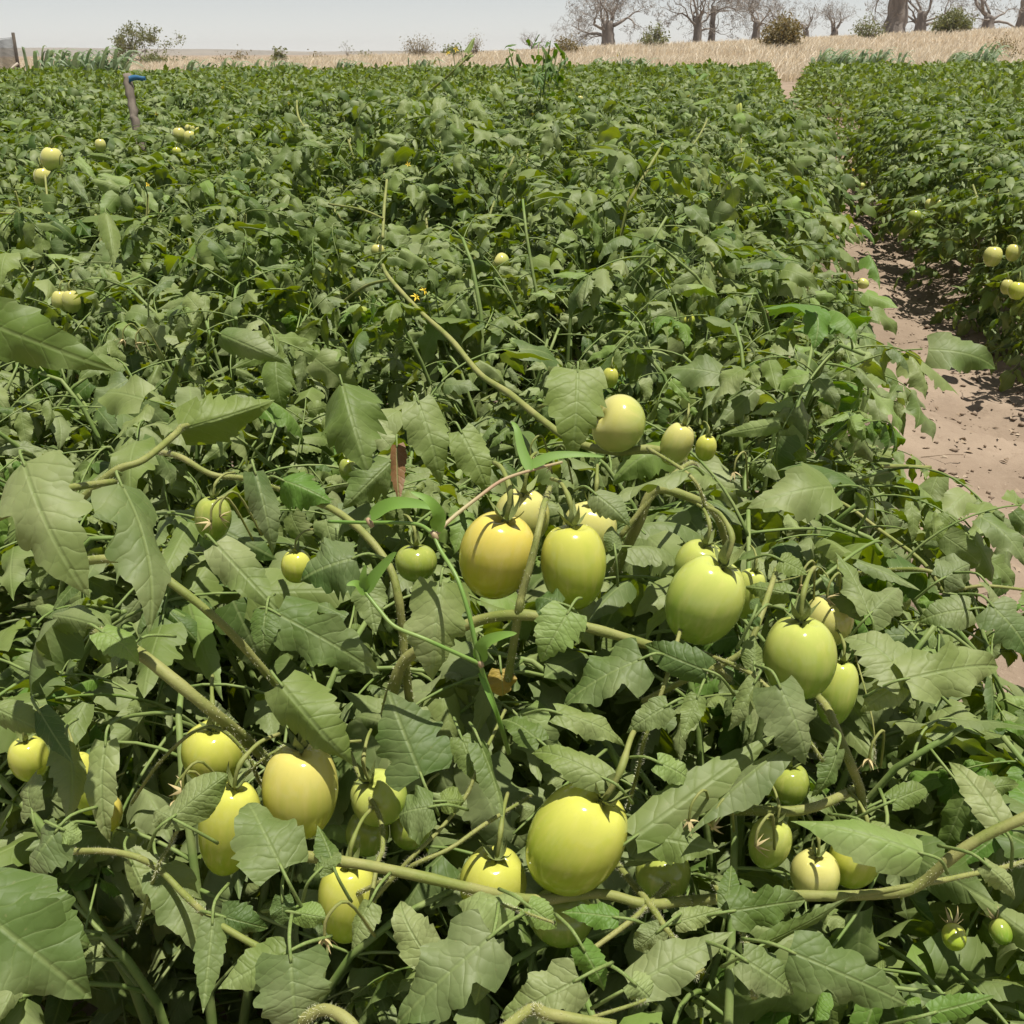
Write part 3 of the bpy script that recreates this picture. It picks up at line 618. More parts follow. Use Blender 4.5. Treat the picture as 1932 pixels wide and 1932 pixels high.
PLANTS = []   # (root, x, y)
def plant_root(x, y, label, group=None):
    r = link('tomato_plant', None); r.location = (x, y, 0); r.empty_display_size = .1
    tag(r, label, 'plant', group); PLANTS.append((r, x, y)); return r
def stem_obj(parent, P, R, mat=M_STEM, sides=8, name='stem'):
    o0 = np.array(parent.location)
    V, Q, T = tube(np.asarray(P) - o0, R, sides)
    return link(name, mk_mesh(name, V, Q, T, mat=mat), parent)
def branch_path(x, y, tx, ty, tz, r, n=7):
    P = []
    a = Vector((x + r.uniform(-.02, .02), y + r.uniform(-.02, .02), .0)); c = Vector((x + (tx - x) * r.uniform(.1, .45), y + (ty - y) * r.uniform(.1, .45), tz * r.uniform(.75, 1.1))); e = Vector((tx, ty, tz))
    for i in range(n + 1):
        t = i / n; p = a * (1 - t) ** 2 + c * (2 * t * (1 - t)) + e * t * t
        P.append(p + Vector((nz(p.x, p.z, 9) * .012, nz(p.y, p.z, 9, 2) * .012, 0)) * min(1, t * 3))
    return P
def leaf_spots(x, y, r, nb, nl, spread, lower):
    """branches of a plant and the frames of its leaves"""
    br, lv = [], []
    a0 = r.uniform(0, 6.28)
    for k in range(nb):
        an = a0 + k * 2.4; rr = spread * math.sqrt((k + .5) / nb)
        tx, ty = x + rr * math.cos(an), y + rr * math.sin(an)
        u_, w_ = uw(tx, ty); w0_ = uw(x, y)[1]
        w_ = min(w_, .33 + near_wide(u_) + r.uniform(-.06, .05)) if w0_ < .8 else max(w_, .94 + r.uniform(-.05, .06)); tx, ty = xy(u_, w_)
        edge = abs(w_ - uw(x + rr * math.cos(an), y + rr * math.sin(an))[1]) > .01; shoot = r.uniform(.05, .15) if y > 1.35 and not edge and r.random() < .16 else 0
        tz = max(.06, (canopy(tx, ty) - lower) * (r.uniform(.15, 1) if edge else 1) + shoot - r.random() ** 2 * .12)
        P = branch_path(x, y, tx, ty, tz, r); br.append(P)
        for j in range(nl):
            t = .36 + .64 * (j + r.random()) / nl
            i = min(int(t * 7), 6); p = P[i].lerp(P[i + 1], t * 7 - i)
            az = an + (j % 2 * 2 - 1) * r.uniform(.3, 1.6) + r.uniform(-.3, .3)
            m = Matrix.Translation(p) @ Matrix.Rotation(az - math.pi / 2, 4, 'Z') @ Matrix.Rotation(r.uniform(-.85, .65), 4, 'X') @ Matrix.Rotation(r.uniform(-.75, .75), 4, 'Y')
            lt = m @ Vector((0, .13, 0)); ut, wt = uw(*lt.xy); wt -= near_wide(ut) if wt < .76 else 0
            if wt < .76 and wt * H / (H - lt.z) > .62 + r.uniform(-.04, .05): continue
            if .76 <= wt < .79: continue
            lv.append((r.randrange(14), m, r.uniform(.6, 1.12) * (1.15 - .15 * smooth(.8, 1.4, y))))
    return br, lv
def near_plant(x, y, seed, label, group=None, nb=10, nl=9):
    r = random.Random(seed); root = plant_root(x, y, label, group)
    br, lv = leaf_spots(x, y, r, nb, nl, .30, .085 if y < 1.3 else .05)
    for P in br:
        if any(blocks([p], 6) for p in P[2:]): P = P[:3]
        stem_obj(root, [tuple(p) for p in P], np.linspace(.0052, .0022, len(P)), M_STEM2)
    O = Matrix.Translation((-x, -y, 0)); nl_ = 0; b = Bag()
    lv.sort(key=lambda l: -l[1].translation.z)
    for ti, m, sc_ in lv:
        wm = m @ Matrix.Scale(sc_, 4)
        items, _ = TEMPL[ti]; keep = []
        for i, im, p, L in items:
            w = wm @ im
            if not blocks([w.translation, w @ Vector((0, .55, -.1)), w @ Vector((.25, .4, -.1)), w @ Vector((-.25, .4, -.1)), w @ Vector((0, 1, -.25))]): keep.append((i, im))
        if len(keep) < 2 or blocks([wm @ Vector(q) for q in RPTS[ti]], 5): continue
        if nl_ > 290:
            if len(keep) == len(items): merged_leaf(ti, 'mid', b, O @ wm, r)
            continue
        nl_ += len(keep)
        lf = link('leaf', RACHIS[ti], root, O @ wm)
        mat = M_LEAF if r.random() < .94 else M_LEAF_FRESH
        for i, im in keep:
            link('leaflet', leaflet_mesh(i, mat), lf, im)
    # the shaded inner leaves, past counting
    for k in range(85):
        an = r.uniform(0, 6.28); q = .30 * math.sqrt(r.random()); tx, ty = x + q * math.cos(an), y + q * math.sin(an)
        if .40 + near_wide(uw(tx, ty)[0]) < uw(tx, ty)[1] < .90: continue
        tz = max(.03, (canopy(tx, ty) - .14) * r.uniform(.05, .56))
        m = Matrix.Translation((tx, ty, tz)) @ Matrix.Rotation(r.uniform(0, 6.28), 4, 'Z') @ Matrix.Rotation(r.uniform(-.3, .5), 4, 'X') @ Matrix.Scale(r.uniform(.75, 1.1), 4)
        ti = r.randrange(14)
        if blocks([m @ Vector(v) for v in ((0, 0, 0), (0, .07, 0), (0, .15, -.02), (.06, .1, -.02), (-.06, .1, -.02), (0, .2, -.05), (.05, .16, -.03), (-.05, .16, -.03))], 8): continue
        merged_leaf(ti, 'mid', b, O @ m, r)
    if b.n: tag(link('foliage', b.mesh('foliage', M_LEAF), root), kind='stuff')
    return root
def mid_plant(x, y, seed, label, group, nb=12, nl=9):
    r = random.Random(seed); root = plant_root(x, y, label, group)
    br, lv = leaf_spots(x, y, r, nb, nl, .33, .04)
    for P in br[::2]: stem_obj(root, [tuple(p) for p in P[::2]], np.linspace(.006, .003, 4), sides=5)
    O = Matrix.Translation((-x, -y, 0))
    for ti, m, s in lv: link('leaf', _mm[ti], root, O @ m @ Matrix.Scale(s, 4))
    return root
FOL = []
def foliage_variant(seed):
    r = random.Random(seed); b = Bag()
    for k in range(108):
        an = r.uniform(0, 6.28); rr = .34 * math.sqrt(r.random()); z = .66 * (1 - .55 * (rr / .36) ** 3) - r.random() ** 2 * .30
        m = Matrix.Translation((rr * math.cos(an) * .8, rr * math.sin(an) * .8, z)) @ Matrix.Rotation(an + r.uniform(-1.4, 1.4) - 1.57, 4, 'Z') @ Matrix.Rotation(r.uniform(-.3, .7), 4, 'X') @ Matrix.Scale(r.uniform(.7, 1.05), 4)
        merged_leaf(r.randrange(14), 'low', b, m, r)
    return b.mesh('foliage', M_LEAF_FAR)
FOL = [foliage_variant(900 + i) for i in range(7)]
fst = []
for i in range(3):
    b = Bag(); r = random.Random(i)
    for k in range(5):
        an = k * 1.26 + r.random(); V, Q, T = tube([(0, 0, 0), (.06 * math.cos(an), .06 * math.sin(an), .3), (.18 * math.cos(an), .18 * math.sin(an), .58)], [.008, .006, .004], 4); b.add(V, Q, T)
    fst.append(b.mesh('stem', M_STEM))
def far_plant(x, y, seed, label, group):
    r = random.Random(seed); root = plant_root(x, y, label, group)
    s = canopy(x, y) / .68
    m = Matrix.Rotation(r.uniform(0, 6.28), 4, 'Z') @ Matrix.Diagonal((1.1, 1.1, max(.45, s * r.uniform(.92, 1.08)), 1))
    tag(link('foliage', r.choice(FOL), root, m), kind='stuff'); link('stem', r.choice(fst), root, m)

NEAR_LABELS = {   # nearest plant to a landmark gets a label of its own
 (940, 1150, .80): 'tomato plant whose forked branch carries the central pair of yellow tomatoes',
 (1480, 1250, .80): 'tomato plant bearing the green tomatoes with upright sepals beside the path',
 (500, 1500, .72): 'tomato plant bearing the long and the plump yellow tomatoes at lower left',
 (1087, 1640, .70): 'tomato plant bearing the largest sideways tomato at lower centre',
 (1600, 1680, .65): 'tomato plant with the hairy branch crossing the lower right corner',
 (90, 1300, .72): 'tomato plant with big pale drooping leaf at the left edge',
 (1200, 820, 1.05): 'tomato plant with the long bare vine ending at a tomato on its side',
 (90, 450, 2.3): 'tall tomato plant at the left edge with two pale tomatoes on top',
 (870, 200, 3.3): 'tallest tomato plant in the middle bed, its flowering tip above the horizon',
}
near, mid, far = [], [], []
rr = random.Random(3)
for iu in range(-1, 46):
    for iw in range(-30, 40):
        u = .05 + iu * .36 + rr.uniform(-.07, .07); w = .16 - iw * .40 if iw >= 0 else None
        w = .06 - .40 * iw + rr.uniform(-.07, .07) if iw >= 0 else 1.11 + .42 * (-iw - 1) + rr.uniform(-.06, .06)
        x, y = xy(u, w)
        if y < .22: continue
        px, py, d = proj((x, y, .55)); m = 330 / max(d, .3) + 60
        if px < -m or px > 1932 + m or py > 1932 + 500: continue
        if d < .3: continue
        D = math.hypot(x, y)
        (near if D < 2.1 else mid if D < 4.6 else far).append((D, x, y, w))
for u, w in ((.30, .36), (.62, .42), (.95, .36)):
    x, y = xy(u, w); near.append((math.hypot(x, y), x, y, w))
near.sort(); mid.sort(); far.sort()
lab = {}
for (px, py, d), L in NEAR_LABELS.items():
    p = at(px, py, d)
    best = min((q for q in near + mid if q not in lab), key=lambda q: (q[1] - p.x) ** 2 + (q[2] - p.y - .03) ** 2); lab[best] = L
LAND = [(1010, 1060, 'the central pair of yellow tomatoes'), (1330, 1130, 'the green tomato with brown sepal'), (1508, 1240, 'the green upright-sepal tomato'), (1087, 1583, 'the largest low tomato'),
        (500, 1530, 'the long and plump yellow tomatoes'), (1700, 1670, 'the hairy lower branch'), (850, 640, 'the long bare vine'), (750, 890, 'the withered brown leaf'), (60, 960, 'the big pale drooping leaf'), (1700, 800, 'the bare path'), (90, 300, 'the tall left vine'), (1880, 500, 'the tomato pair across the path')]
used_labels = set()
def spot_label(q):
    px, py, d = proj((q[1], q[2], canopy(q[1], q[2])))
    for x, y, nm in sorted(LAND, key=lambda l: (l[0] - px) ** 2 + (l[1] - py) ** 2):
        dx, dy = px - x, py - y
        for rel in ([('left of', 'right of')[dx > 0], ('behind', 'in front of')[dy > 0]] if abs(dx) > abs(dy) else [('behind', 'in front of')[dy > 0], ('left of', 'right of')[dx > 0]]):
            L = 'sprawling tomato plant with dusty leaves ' + rel + ' ' + nm
            if L not in used_labels: used_labels.add(L); return L
for i, q in enumerate(near):
    side = 'tomato plant with dusty leaves in the dense bed on the near side of the path' if q[3] < .8 else 'leafy tomato plant at the near end of the bed across the path'
    near_plant(q[1], q[2], 500 + i, lab.get(q) or spot_label(q), None)
for i, q in enumerate(mid):
    side = 'bushy tomato plant in the middle distance, left of the bare path' if q[3] < .8 else 'bushy tomato plant on the flank of the bed across the path'
    mid_plant(q[1], q[2], 700 + i, lab.get(q, side), None if q in lab else ('plants in the middle distance' if q[3] < .8 else 'plants across the path in the middle distance'))
NF = 215
for i, q in enumerate(far[:NF]):
    side = 'tomato plant far back in the green field left of the path' if q[3] < .8 else 'tomato plant far back in the green bed right of the path'
    far_plant(q[1], q[2], 1100 + i, side, 'far plants left of the path' if q[3] < .8 else 'far plants right of the path')
print('plants', len(near), len(mid), len(far))
FAR0 = far[min(NF, len(far) - 1)][0] - .25

# the rest of the field, past counting
def field_rows():
    r = np.random.RandomState(11); out = []
    N = 330000
    y = np.sqrt(r.rand(N) * (31.0 ** 2 - 2 ** 2) + 4); x = (r.rand(N) * 2 - 1) * (y * .56 + 1.2)
    yend = 23.5 + 5.5 * 1 / (1 + np.exp(-x * .25))
    u = x * SA + y * CA; w = x * CA - y * SA
    ok = (np.hypot(x, y) > FAR0) & (y < yend + .5 * np.sin(x * 1.7)) & ((w < .50) | (w > .80))
    p = 1 / (1 + (np.hypot(x, y) / 14) ** 2) + .22
    ok &= r.rand(N) < p * 1.3
    x, y, w = x[ok], y[ok], w[ok]; n = len(x)
    e = np.where(w < .8, np.clip((.56 - w) / .46, 0, 1), np.clip((w - .76) / .40, 0, 1)); e = e * e * (3 - 2 * e)
    lump = .10 * np.sin(x * 4.1 + 1.3 * np.sin(y * 2.3)) * np.sin(y * 3.3 + x) + .05 * np.sin(x * 1.3 + 2) * np.sin(y * .9)
    z = (.71 + lump) * (.12 + .88 * e) * (1 - r.rand(n) ** 2.2 * .55)
    sz = (.042 + .042 * r.rand(n)) * np.clip(np.hypot(x, y) / 13, 1, 1.55)
    az = r.rand(n) * 6.283; el = r.randn(n) * .65 - .3; ro = r.randn(n) * .75
    d = np.stack([np.cos(az) * np.cos(el), np.sin(az) * np.cos(el), np.sin(el)], 1)
    s = np.stack([-np.sin(az) * np.cos(ro), np.cos(az) * np.cos(ro), np.sin(ro)], 1)
    nrm = np.cross(d, s); c = np.stack([x, y, z], 1); k = sz[:, None]
    V = np.stack([c, c + d * k * .45 + s * k * .36 - nrm * k * .10, c + d * k * 1.05 - nrm * k * .12, c + d * k * .45 - s * k * .36 - nrm * k * .10], 1).reshape(-1, 3)
    i = np.arange(n)[:, None] * 4
    T = np.concatenate([i + [0, 1, 2], i + [0, 2, 3]]); print('field leaves', n)
    return mk_mesh('field_foliage', V, None, T, None, np.repeat(r.rand(n), 4), M_LEAF_FAR, False)
tag(link('field_foliage', field_rows()), 'green mass of distant tomato rows reaching to the dry grass', 'foliage', kind='stuff')

# ------------------------------------------------------------------ leaves and stems at known places
def owner(p): return min(PLANTS, key=lambda q: (q[1] - p.x) ** 2 + (q[2] - p.y) ** 2)[0]
MK = [M_LEAF_BIG, M_LEAF_FRESH, M_DRY, M_LEAF_BIG, M_YELLOW]
hr = random.Random(21)
for b0, b1, t0, t1, w, d, ro, kind, mk in HERO_LEAVES:
    if d > 1.25: t0, t1, w = b0 + (t0 - b0) * .68, b1 + (t1 - b1) * .68, w * .62
    pb = at(b0, b1, d)
    N = (Vector((hr.uniform(-.12, .12), -.50, .86)) + TOCAM * .25).normalized()
    ray = (at(t0, t1, 1) - CAM); den = ray.dot(N)
    k = (pb - CAM).dot(N) / den if abs(den) > .15 else d / 1.0
    k = min(max(k, d * .88), d * 1.12); pt = CAM + ray * k
    L = (pt - pb).length; y = (pt - pb)
    n = Matrix.Rotation(rad(ro), 3, y.normalized()) @ N
    i = hr.choice(IDX[kind]); hw = {'big': .285, 'ov': .215, 'lance': .165, 'round': .36, 'serr': .28}[kind]
    rw = (w * d / F) / (2 * hw) / L
    rw = min(max(rw, .55), 2.1)
    f = frame(y, n); root = owner(pb)
    lift = 1.06
    m = Matrix.Translation(pb - root.location) @ f.to_4x4() @ Matrix.Diagonal((L * rw * lift, L * lift, L * min(1.1, .6 + .4 * rw), 1))
    lf = link('leaf', leaflet_mesh(i, MK[mk]), root, m)
    if mk in (2, 4): lf['label'] = 'withered brown leaf' if mk == 2 else 'yellowed leaf'
    # its own short stalk
    q = pb - f.col[1] * .022 - N * .012
    mid_ = pb - f.col[1] * .009
    mi = m.inverted()
    V, Q, T = tube(spline([tuple(q - root.location - N * .01), tuple(mid_ - root.location), tuple(pb - root.location + f.col[1] * .004)], 4), np.linspace(.0012, .0009, 9), 5)
    V = V @ np.array(mi)[:3, :3].T + np.array(mi)[:3, 3]
    link('leaf_stalk', mk_mesh('leaf_stalk', V, Q, T, mat=M_STEM2), lf)
for P, w0, w1 in HERO_STEMS:
    W = [at(*p) for p in P]; root = owner(W[len(W) // 2])
    if P[0][2] < 1.3:                                   # both ends run on into the leaves
        W = [W[0] + (W[0] - W[1]).normalized() * .045 + Vector((0, .02, -.02))] + W + [W[-1] + (W[-1] - W[-2]).normalized() * .045 + Vector((0, .02, -.02))]
        P = [P[0]] + P + [P[-1]]
    pts = spline([tuple(p) for p in W], 6); n = len(pts)
    dd = np.interp(np.linspace(0, 1, n), np.linspace(0, 1, len(P)), [p[2] for p in P])
    R = np.linspace(w0, w1, n) * dd / F / 2 * (.55 if P[0][2] > 1.9 else .70)
    k = np.arange(n); R = R * (1 + .10 * np.exp(-((k % 12) - 6.0) ** 2 / 3)) * (1 + .03 * np.sin(k * 1.7))
    so = stem_obj(root, pts, R, M_STEM, 12)
    if P[0][2] < 1.0:                                   # short bristly hairs
        hb = np.random.RandomState(int(P[0][0]) + 9); m_ = 500; kk = hb.rand(m_) * (n - 1); i0 = kk.astype(int).clip(0, n - 2); f_ = (kk - i0)[:, None]
        c_ = pts[i0] * (1 - f_) + pts[i0 + 1] * f_ - np.array(root.location); tg = pts[i0 + 1] - pts[i0]; tg /= np.linalg.norm(tg, axis=1, keepdims=True)
        o_ = np.cross(tg, hb.randn(m_, 3)); o_ /= np.linalg.norm(o_, axis=1, keepdims=True); s_ = np.cross(tg, o_)
        b_ = c_ + o_ * R[i0][:, None] * .95; V = np.stack([b_ - s_ * .00014, b_ + s_ * .00014, b_ + (o_ + tg * .25 * hb.randn(m_, 1)) * (.0010 + .0014 * hb.rand(m_, 1))], 1).reshape(-1, 3)
        tag(link('hairs', mk_mesh('hairs', V, None, np.arange(m_ * 3).reshape(-1, 3), mat=M_HAIR, shade=False), so), kind='stuff')

# ------------------------------------------------------------------ tomatoes
def tomato_arrays(seed, nu=40, nv=26):
    r = np.random.RandomState(seed)
    nl = [3, 2, 4, 5, 2][seed % 5]; la = [.018, .012, .030, .030, .012][seed % 5]; taper = [.10, .14, .02, .02, .20][seed % 5]
    th = np.linspace(0, np.pi, nv + 1)[:, None]; ph = np.linspace(0, 2 * np.pi, nu, endpoint=False)[None, :]
    sn = np.sin(th); rr_ = sn ** .86
    rr_ = rr_ * (1 - taper * ((1 - np.cos(th)) / 2) ** 1.4)
    lob = 1 + la * (np.cos(nl * ph + r.rand() * 6) + .4 * np.cos((nl + 1) * ph + r.rand() * 6)) * (.35 + .9 * np.clip(np.cos(th), 0, 1))
    x = rr_ * lob * np.cos(ph); y = rr_ * lob * np.sin(ph)
    z = np.cos(th) - .14 * np.exp(-(th / .36) ** 2) * (1 - .35 * np.cos(nl * ph + 1)) + 0 * ph
    z = z - .05 * np.exp(-((np.pi - th) / .22) ** 2) * -1
    V = np.stack([x, y, z], -1).reshape(-1, 3)
    Q = [(i * nu + j, (i + 1) * nu + j, (i + 1) * nu + (j + 1) % nu, i * nu + (j + 1) % nu) for i in range(nv) for j in range(nu)]
    return V, Q
FRUIT = [mk_mesh('fruit', *tomato_arrays(i), mat=M_TOM) for i in range(5)]
FRUIT_LO = [mk_mesh('fruit', *tomato_arrays(i, 18, 12), mat=M_TOM) for i in range(5)]
def calyx_arrays(seed, n=6, ln=.42):
    """star of curling pointed sepals round the stalk; unit = half width of the fruit"""
    r = random.Random(seed); b = Bag()
    for k in range(n):
        a = k / n * 6.283 + r.uniform(-.25, .25); L = ln * r.uniform(.75, 1.25); e = r.uniform(.25, 1.0); cu = r.uniform(.1, 1.1)
        rad_, z = .05, 0.0; ctr = []; m = 7
        for i in range(m + 1):
            ctr.append((rad_, z)); e2 = e + cu * (i / m); rad_ += math.cos(e2) * L / m; z += math.sin(e2) * L / m
        V = []; side = r.uniform(-.5, .5)
        for i, (q, zz) in enumerate(ctr):
            t = i / m; hw = .125 * (1 - t) ** .8 * (1 + .5 * math.sin(math.pi * min(1, t * 1.3))) + .004
            aa = a + side * t * .5
            for sgn, dz in ((-1, .025), (0, -.012), (1, .025)):
                V.append((q * math.cos(aa) - sgn * hw * math.sin(aa), q * math.sin(aa) + sgn * hw * math.cos(aa), zz + dz))
        Q = [(i * 3 + j, i * 3 + j + 1, (i + 1) * 3 + j + 1, (i + 1) * 3 + j) for i in range(m) for j in range(2)]
        b.add(V, Q)
    V, Q, T = tube([(0, 0, -.06), (0, 0, .02), (0, 0, .07)], [.10, .085, .05], 8); b.add(V, Q, T)
    return b
CAL = [calyx_arrays(i, 5 + i % 2, .66 + .07 * (i % 3)).mesh('calyx', M_CALYX) for i in range(6)]
CAL_DRY = calyx_arrays(77, 6, 1.5).mesh('calyx', M_DRYFLOWER)
CXR, CYR, CZR = RM.col[0], RM.col[1], RM.col[2]
tr = random.Random(8)
for n, (px, py, d, w, h, lean, tip, colr, shp, label) in enumerate(TOMS):
    c = at(px, py, d if d < 1.25 else d * (1.02 if 'tall' in label or 'highest' in label or 'cluster' in label or 'across' in label else 1.05)) - Vector((0, 0, 0 if d < 1.25 else .018)); ln_, tp = rad(lean), rad(tip)
    ax = (CXR * math.sin(ln_) * math.cos(tp) + CYR * math.cos(ln_) * math.cos(tp) + CZR * math.sin(tp)).normalized()
    rw = w * d / F / 2
    hh = h * d / F / 2
    ct = abs(math.cos(tp)); rh = math.sqrt(max((hh * hh - (rw * math.sin(tp)) ** 2) / (ct * ct), (rw * .8) ** 2))
    root = link('tomato', None); root.location = c; root.empty_display_size = .03
    tag(root, label, 'tomato', 'unripe tomatoes')
    q = ax.to_track_quat('Z', 'Y').to_matrix().to_4x4() @ Matrix.Rotation(tr.uniform(0, 6.28), 4, 'Z')
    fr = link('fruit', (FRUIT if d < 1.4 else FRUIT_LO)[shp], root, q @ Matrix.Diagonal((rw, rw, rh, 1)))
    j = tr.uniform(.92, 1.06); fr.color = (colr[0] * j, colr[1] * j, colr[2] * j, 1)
    cz = rh * .86
    dry = 'dry yellow sepals' in label
    link('calyx', CAL_DRY if dry else CAL[n % 6], root, q @ Matrix.Translation((0, 0, cz + .06 * rw)) @ Matrix.Scale(rw, 4))
    # stalk: leaves along the axis, knuckles, bends back into the plant
    bend = (Vector((tr.uniform(-.3, .3), .55, -.05)) + (ax * .4)).normalized()
    s0 = ax * cz; s1 = ax * (cz + rw * .45); s2 = s1 + (ax + bend * .9).normalized() * rw * .45; s3 = s2 + bend * rw * .9 - Vector((0, 0, rw * .25)); s4 = s3 + bend * rw - Vector((0, 0, rw * .7))
    pts = spline([tuple(s0), tuple(s1), tuple(s2), tuple(s3), tuple(s4)], 4); R = np.full(len(pts), rw * .062); R[7:10] *= 1.35
    V, Q, T = tube(pts, R, 7)
    link('fruit_stalk', mk_mesh('fruit_stalk', V, Q, T, mat=M_STEM), root)

# ------------------------------------------------------------------ flowers
def flower_mesh():
    b = Bag()
    for k in range(5):
        a = k / 5 * 6.283; V = []
        for i, (rr_, hw, z) in enumerate(((.1, .08, 0), (.45, .17, .05), (.8, .12, -.08), (1.1, .01, -.25))):
            for s in (-1, 1): V.append((rr_ * math.cos(a) - s * hw * math.sin(a), rr_ * math.sin(a) + s * hw * math.cos(a), z))
        b.add(V, [(0, 1, 3, 2), (2, 3, 5, 4), (4, 5, 7, 6)])
    V, Q, T = tube([(0, 0, 0), (0, 0, .3), (0, 0, .55)], [.16, .14, .03], 7); b.add(V, Q, T)
    return b.mesh('flower', M_PETAL)
FLW = flower_mesh()
fr_ = random.Random(4)
FLOWERS = [(800, 548, 1.6), (785, 560, 1.6), (62, 448, 2.2), (80, 452, 2.2), (278, 348, 2.6), (295, 215, 3.8), (432, 70 + 172, 4), (860, 92, 3.1), (845, 100, 3.1), (820, 118, 3.2), (1005, 215, 4.5), (1165, 105, 5.5), (1180, 230, 5),
           (1190, 160, 6), (1250, 160, 6), (1300, 180, 6), (420, 165, 6.0), (205, 160, 7), (1640, 700, 2.0), (545, 195, 4.2), (680, 240, 3.5), (770, 310, 2.8), (1610, 320, 6), (1700, 300, 6.5), (1860, 370, 4.4), (1910, 300, 5.2), (505, 425, 2.2), (1480, 190, 7), (120, 210, 5.5), (930, 250, 3.7)]
for px, py, d in FLOWERS:
    p = at(px, py, d); root = owner(p)
    m = Matrix.Translation(p - root.location) @ Matrix.Rotation(fr_.uniform(0, 6), 4, 'Z') @ Matrix.Rotation(fr_.uniform(.6, 2.2), 4, 'X') @ Matrix.Scale(fr_.uniform(.007, .010) * (1 + .04 * d), 4)
    f = link('flower', FLW, root, m)
    V, Q, T = tube(spline([tuple(p - root.location), tuple(p - root.location + Vector((.004, .004, .014))), tuple(p - root.location + Vector((.014, .016, .006))), tuple(p - root.location + Vector((.02, .03, -.05)))], 3), .0011, 5)
    link('flower_stalk', mk_mesh('flower_stalk', V, Q, T, mat=M_STEM2), f, m.inverted())

for px, py, d, k in ((1345, 1560, .66, 1), (1300, 1548, .665, 1), (1425, 1596, .64, 1), (612, 1770, .56, 1.2), (398, 985, .78, 1.2), (415, 975, .78, 1), (1640, 1432, .70, 1.2), (1560, 1128, .79, 1), (1510, 1105, .79, 1), (345, 1492, .685, 1.2), (330, 1510, .69, 1), (1385, 890, .98, 1), (1000, 860, .95, 1), (1040, 880, .95, 1), (232, 640, 1.25, 1.2), (256, 648, 1.25, 1.2)):
    p = at(px, py, d); root = owner(p)
    m = Matrix.Translation(p - root.location) @ Matrix.Rotation(fr_.uniform(0, 6), 4, 'Z') @ Matrix.Rotation(fr_.uniform(1.8, 3.0), 4, 'X') @ Matrix.Scale(.0062 * k, 4)
    f = link('dry_flower', CAL_DRY, root, m); q = p - root.location
    V, Q, T = tube(spline([tuple(q), tuple(q + Vector((.002, .003, .012))), tuple(q + Vector((.012, .012, .014))), tuple(q + Vector((.022, .03, -.03)))], 4), .0010, 5)
    link('flower_stalk', mk_mesh('flower_stalk', V, Q, T, mat=M_STEM), f, m.inverted())

# ------------------------------------------------------------------ grass weed with jointed stalks
def blade(P, wmax, nseg=12, fold=.25):
    pts = spline([tuple(p) for p in P], nseg // (len(P) - 1)); n = len(pts); V = []
    T = np.gradient(pts, axis=0)
    for i in range(n):
        t = i / (n - 1); hw = .8 * wmax * (min(1, (t + .06) * 5) ** .6) * (1 - t) ** .7 + .0003
        tv = Vector(T[i]).normalized(); s = tv.cross(TOCAM * .6 + Vector((0, 0, .5))).normalized(); nn = s.cross(tv); p = Vector(pts[i])
        for k in (-1, 0, 1): V.append(tuple(p + s * hw * k + nn * hw * fold * abs(k)))
    Q = [(i * 3 + j, i * 3 + j + 1, (i + 1) * 3 + j + 1, (i + 1) * 3 + j) for i in range(n - 1) for j in range(2)]
    return V, Q
gw = link('grass_weed', None); g0 = at(945, 1380, .72); gw.location = g0
tag(gw, 'thin jointed grass weed with light green blades left of the central tomatoes', 'weed')
def weed_stem(P, w0, w1, mat=M_WEED):
    pts = spline([tuple(at(*p) - g0) for p in P], 6); V, Q, T = tube(pts, np.linspace(w0, w1, len(pts)) * .72 / F / 2, 8)
    return link('stalk', mk_mesh('stalk', V, Q, T, mat=mat), gw)
weed_stem([(960, 1420, .74), (945, 1370, .715), (925, 1310, .695), (905, 1250, .68), (885, 1160, .675), (862, 1090, .68), (832, 1040, .695), (820, 1014, .70)], 10, 7)
weed_stem([(820, 1012, .70), (850, 980, .71), (900, 940, .73), (950, 905, .75), (1010, 885, .77), (1060, 872, .79)], 8, 6, M_WEEDPINK)
weed_stem([(818, 1008, .70), (790, 990, .715), (740, 986, .73), (690, 986, .74), (620, 984, .76)], 8, 7)
weed_stem([(905, 1252, .68), (860, 1232, .675), (800, 1205, .67), (745, 1182, .675), (715, 1150, .68), (690, 1118, .685)], 8, 7)
for P, w in (([(822, 1000, .70), (828, 975, .695), (810, 945, .69), (775, 928, .69)], .0075), ([(700, 975, .73), (740, 952, .72), (790, 952, .715), (825, 962, .712)], .0085),
             ([(690, 1115, .685), (710, 1085, .68), (735, 1055, .675), (748, 1042, .672)], .0065), ([(690, 1115, .685), (686, 1090, .68), (690, 1066, .678)], .0045), ([(690, 1118, .685), (672, 1102, .68), (654, 1104, .676)], .005),
             ([(905, 1245, .68), (915, 1215, .672), (945, 1200, .665), (975, 1195, .662)], .0075), ([(1000, 880, .77), (1040, 862, .77), (1090, 858, .77), (1140, 862, .775)], .006),
             ([(1000, 888, .765), (985, 850, .77), (975, 810, .775), (965, 795, .78)], .0055), ([(905, 1270, .685), (930, 1330, .68), (944, 1365, .69)], .002)):
    V, Q = blade([at(*p) - g0 for p in P], w); link('leaf_blade', mk_mesh('leaf_blade', V, Q, None, np.zeros((len(V), 2)), np.full(len(V), .3), M_GRASSBLADE), gw)
for px, py, d in ((820, 1010, .70), (905, 1250, .68), (698, 986, .735)):
    V, Q, T = tube([tuple(at(px - 6, py - 8, d) - g0), tuple(at(px, py, d) - g0), tuple(at(px + 5, py + 9, d) - g0)], [.0014, .0022, .0016], 8); link('joint', mk_mesh('joint', V, Q, T, mat=M_WEEDPINK), gw)

